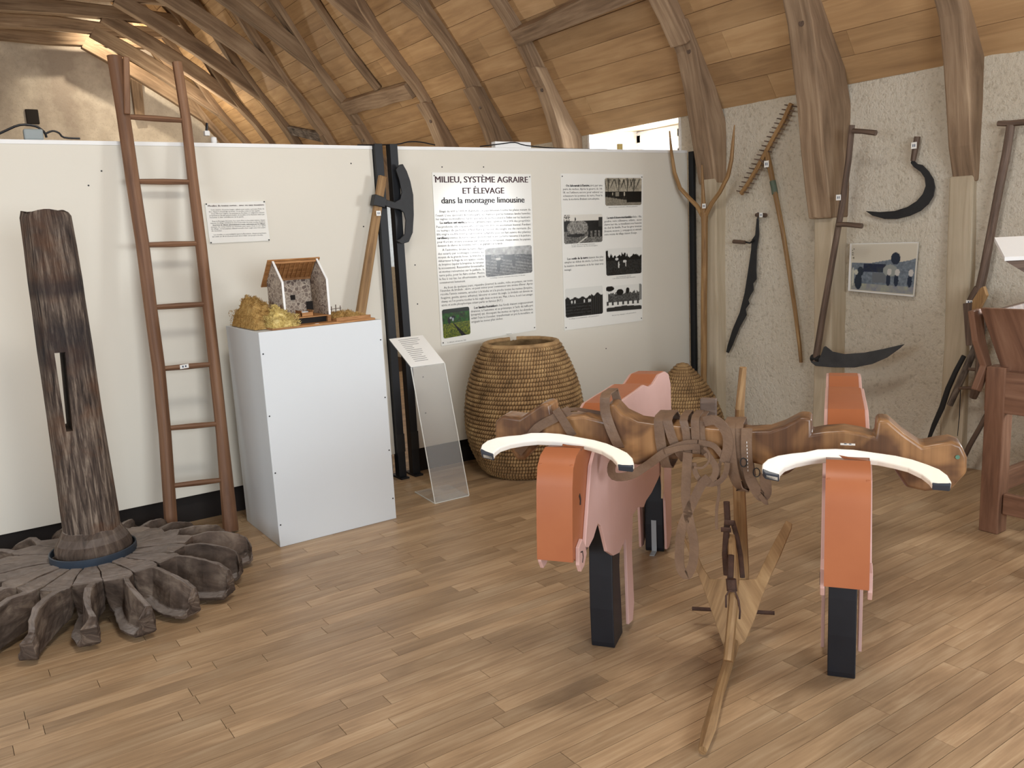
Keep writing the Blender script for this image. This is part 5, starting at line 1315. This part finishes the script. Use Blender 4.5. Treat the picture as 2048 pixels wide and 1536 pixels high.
wpoly([(1931, 606), (1950, 604), (1948, 640), (1950, 690), (1937, 690), (1934, 650)], .03, 'bent_frame', M_DTOOL, fl_, X=4.93)
wtube([(1972, 640), (1958, 680), (1940, 720), (1920, 765), (1900, 810)], [.04, .042, .042, .04, .036], 'stick', M_GREYOAK, fl_, X=4.95)
wtube([(1928, 712), (1912, 742), (1896, 778), (1884, 815), (1868, 850), (1857, 880)], [.028, .03, .034, .036, .03, .02], 'leather_sleeve', M_IRON, fl_, X=4.955, h=[.02] * 6)
wtube([(1955, 690), (1962, 720), (1960, 755), (1950, 785), (1946, 796)], [.05, .055, .055, .05, .04], 'curved_stick', M_DTOOL, fl_, X=4.93)
wtube([(1978, 822), (1960, 855), (1940, 890), (1928, 915)], [.03, .03, .03, .03], 'lower_stick', M_DTOOL, fl_, X=4.95)
wtube([(1918, 776), (1940, 776), (1962, 778)], [.02, .02, .02], 'pin', M_DTOOL, fl_, X=4.94); wtube([(1938, 738), (1962, 740)], [.02, .02], 'pin', M_DTOOL, fl_, X=4.94)
wtag(fl_, 1940, 604, 4.92, .045, .02); wtube([(1921, 780), (1919, 830), (1915, 872)], [.005, .005, .004], 'cord', M_CABLE, fl_, X=4.93)

# ------------------------------------------------------------------ chest on legs at the right edge
ch = empty('kneading_trough', (4.5, 1.75, 0), 'reddish wooden trough on square legs at the right edge', 'trough')
X0, X1, Y0, Y1 = 4.10, 5.0, 1.28, 2.02
for (x, y) in ((X0 + .04, Y1 - .05), (X1 - .05, Y1 - .05), (X0 + .04, Y0 + .05), (X1 - .05, Y0 + .05)):
    m = MB(); m.box(x - .045, x + .045, y - .045, y + .045, 0, .82, axis='Z'); m.build('leg', M_TABLE, ch, bevel=.005)
m = MB(); m.box(X0, X1, Y1 - .09, Y1 - .05, .60, .80); m.box(X0, X1, Y0 + .05, Y0 + .09, .60, .80); m.build('apron', M_TABLE, ch, bevel=.004)
m = MB(); m.box(X0, X0 + .035, Y0, Y1, .60, .80, axis='Y'); m.build('apron', M_TABLE, ch, bevel=.004)
for yy in (Y1 - .07, Y0 + .03):
    m = MB(); m.box(X0 + .08, X1 - .09, yy, yy + .04, .19, .29); m.build('stretcher', M_TABLE, ch, bevel=.004)
m = MB(); m.box(X0 + .02, X0 + .06, Y0 + .1, Y1 - .1, .10, .20, axis='Y'); m.build('stretcher', M_TABLE, ch, bevel=.004)
m = MB()
m.hexa([(X0 + .03, Y1 - .06, .80), (X0 + .03, Y0 + .08, .80), (X0 + .06, Y0 + .08, .80), (X0 + .06, Y1 - .06, .80), (X0 - .04, Y1 + .02, 1.10), (X0 - .04, Y0, 1.10), (X0 - .01, Y0, 1.10), (X0 - .01, Y1 + .02, 1.10)])
m.build('end_board', M_TABLE, ch, bevel=.004)
m = MB()
m.hexa([(X0 + .04, Y1 - .09, .80), (X1 - .02, Y1 - .09, .80), (X1 - .02, Y1 - .06, .80), (X0 + .04, Y1 - .06, .80), (X0 - .02, Y1 - .02, 1.08), (X1, Y1 - .02, 1.12), (X1, Y1 + .01, 1.12), (X0 - .02, Y1 + .01, 1.08)])
m.build('side_board', M_DTOOL, ch, bevel=.004)
m = MB()
m.sweep([(X0 - .03, Y1 + .045, 1.09), (X0 - .02, Y1 + .03, .95), (X0 + .02, Y1 + .01, .82), (X0 - .02, Y1 + .03, .70)], [.09, .07, .06, .05], [.03] * 4, rect=True, up=(0, 1, 0)); m.build('corner_cleat', M_TABLE, ch, bevel=.004)
le = empty('reading_desk', (4.15, 1.45, 0), 'sloping reading desk with a white top, cut by the right edge', 'desk')
a = on(2009, 522, 'Y', 1.62); 
m = MB(); m.prism([(a.x, 1.62, a.z), (a.x + .16, 1.74, a.z + .07), (a.x + .50, 1.50, a.z + .07), (a.x + .34, 1.38, a.z)], (0, 0, .015)); m.build('top', M_WHITE, le)
m = MB(); m.prism([(a.x + .004, 1.617, a.z - .002), (a.x + .34, 1.377, a.z - .002), (a.x + .34, 1.377, a.z - .26)], (.15, .11, .06)); m.build('desk_side', M_DTOOL, le)
m = MB(); m.box(a.x + .22, a.x + .28, 1.5, 1.56, 0, a.z - .02, axis='Z'); m.build('column', M_DTOOL, le)

# ------------------------------------------------------------------ cables and boxes above the panels
def ctube(pts, Y, w, name, par=None, label=None, cat=None, mat=M_CABLE):
    P = [on(x, y, 'Y', Y) for x, y in pts]; Q = []
    for i in range(len(P) - 1):
        p0 = P[max(i - 1, 0)]; p1 = P[i]; p2 = P[i + 1]; p3 = P[min(i + 2, len(P) - 1)]
        for s_ in (0, .33, .66): Q.append(.5 * ((2 * p1) + (p2 - p0) * s_ + (2 * p0 - 5 * p1 + 4 * p2 - p3) * s_ ** 2 + (3 * p1 - p0 - 3 * p2 + p3) * s_ ** 3))
    Q.append(P[-1]); m = MB(); m.sweep(Q, w, n=7, up=(0, 1, 0)); o = m.build(name, mat, par, smooth=True)
    if label: tag(o, label, cat)
    return o
ctube([(-20, 276), (10, 262), (40, 250), (70, 252), (88, 264), (93, 275)], 4.95, .012, 'cable', label='black cable arching over the grey box on the left panel', cat='cable')
ctube([(90, 268), (105, 262), (118, 266), (128, 275), (160, 277)], 4.95, .010, 'cable', label='short black cable right of the grey box on the left panel', cat='cable')
jb = MB(); a = on(46, 257, 'Y', 4.93); b = on(88, 276, 'Y', 4.93); jb.box(a.x, b.x, 4.925, 4.97, 2.13, a.z); tag(jb.build('junction_box', M_PLASTIC, bevel=.008), 'small grey junction box on top of the left panel', 'box')
ctube([(715, 290), (790, 289), (815, 284), (840, 284), (870, 290)], 4.94, .008, 'cable', label='thin black cable on the panel tops above the hoe', cat='cable')
ctube([(960, 293), (1000, 288), (1030, 285), (1052, 291), (1120, 297), (1215, 299)], 4.90, .008, 'cable', label='thin black cable trailing along the top of the poster panel', cat='cable')
lb = MB(); a = on(988, 286, 'Y', 4.915); b = on(1060, 295, 'Y', 4.915); lb.box(a.x, b.x, 4.90, 4.95, 2.131, a.z + .01); tag(lb.build('strip_light', M_WHITE, bevel=.004), 'flat white strip light on top of the poster panel', 'light')
lb = MB(); a = on(1236, 291, 'Y', 4.90); lb.box(a.x, a.x + .035, 4.885, 4.915, 2.131, 2.175); tag(lb.build('plug_box', paint('yellow_label', S(216, 190, 120), .5), bevel=.003), 'tiny yellow and white plug on the poster panel top', 'plug')
hs = empty('hanging_socket', on(414, 275, 'Y', 4.98), 'small white socket hanging on a black lead beside the ladder', 'socket')
a = on(413, 266, 'Y', 4.98); m = MB(); m.box(a.x - .012, a.x + .016, 4.97, 5.0, a.z - .015, a.z + .012); m.build('body', M_WHITE, hs, bevel=.003)
m = MB(); m.sweep([on(414, 246, 'Y', 4.98), a], .014, n=7, up=(0, 1, 0)); m.build('lead', M_CABLE, hs)
hs2 = MB(); a = on(427, 275, 'Y', 4.945); hs2.lathe([(.014, 0), (.016, .01), (.016, .03), (.010, .035)], (a.x, 4.945, 2.131), n=14); tag(hs2.build('lamp_holder', M_WHITE), 'round white lamp holder on the left panel top beside the ladder', 'lamp holder')
ctube([(1385, 745), (1398, 765), (1402, 800), (1412, 825)], 4.82, .008, 'cable', label='grey cable hanging behind the right end post', cat='cable', mat=M_PLASTIC)

for o in COL.objects:
    if o.parent: continue
    n_ = o.name.split('.')[0]
    if n_ == 'steel_post': o['group'] = 'black steel posts holding the panels'
    if n_ == 'poster': o['group'] = 'printed posters on the right panel'
    if n_ == 'straw_skep': o['group'] = 'straw beehives beside the big basket'
    if n_ == 'ox_cutout': o['group'] = 'painted ox cut-outs under the yoke'
    if n_ == 'exhibition_panel': o['group'] = 'cream exhibition panels'
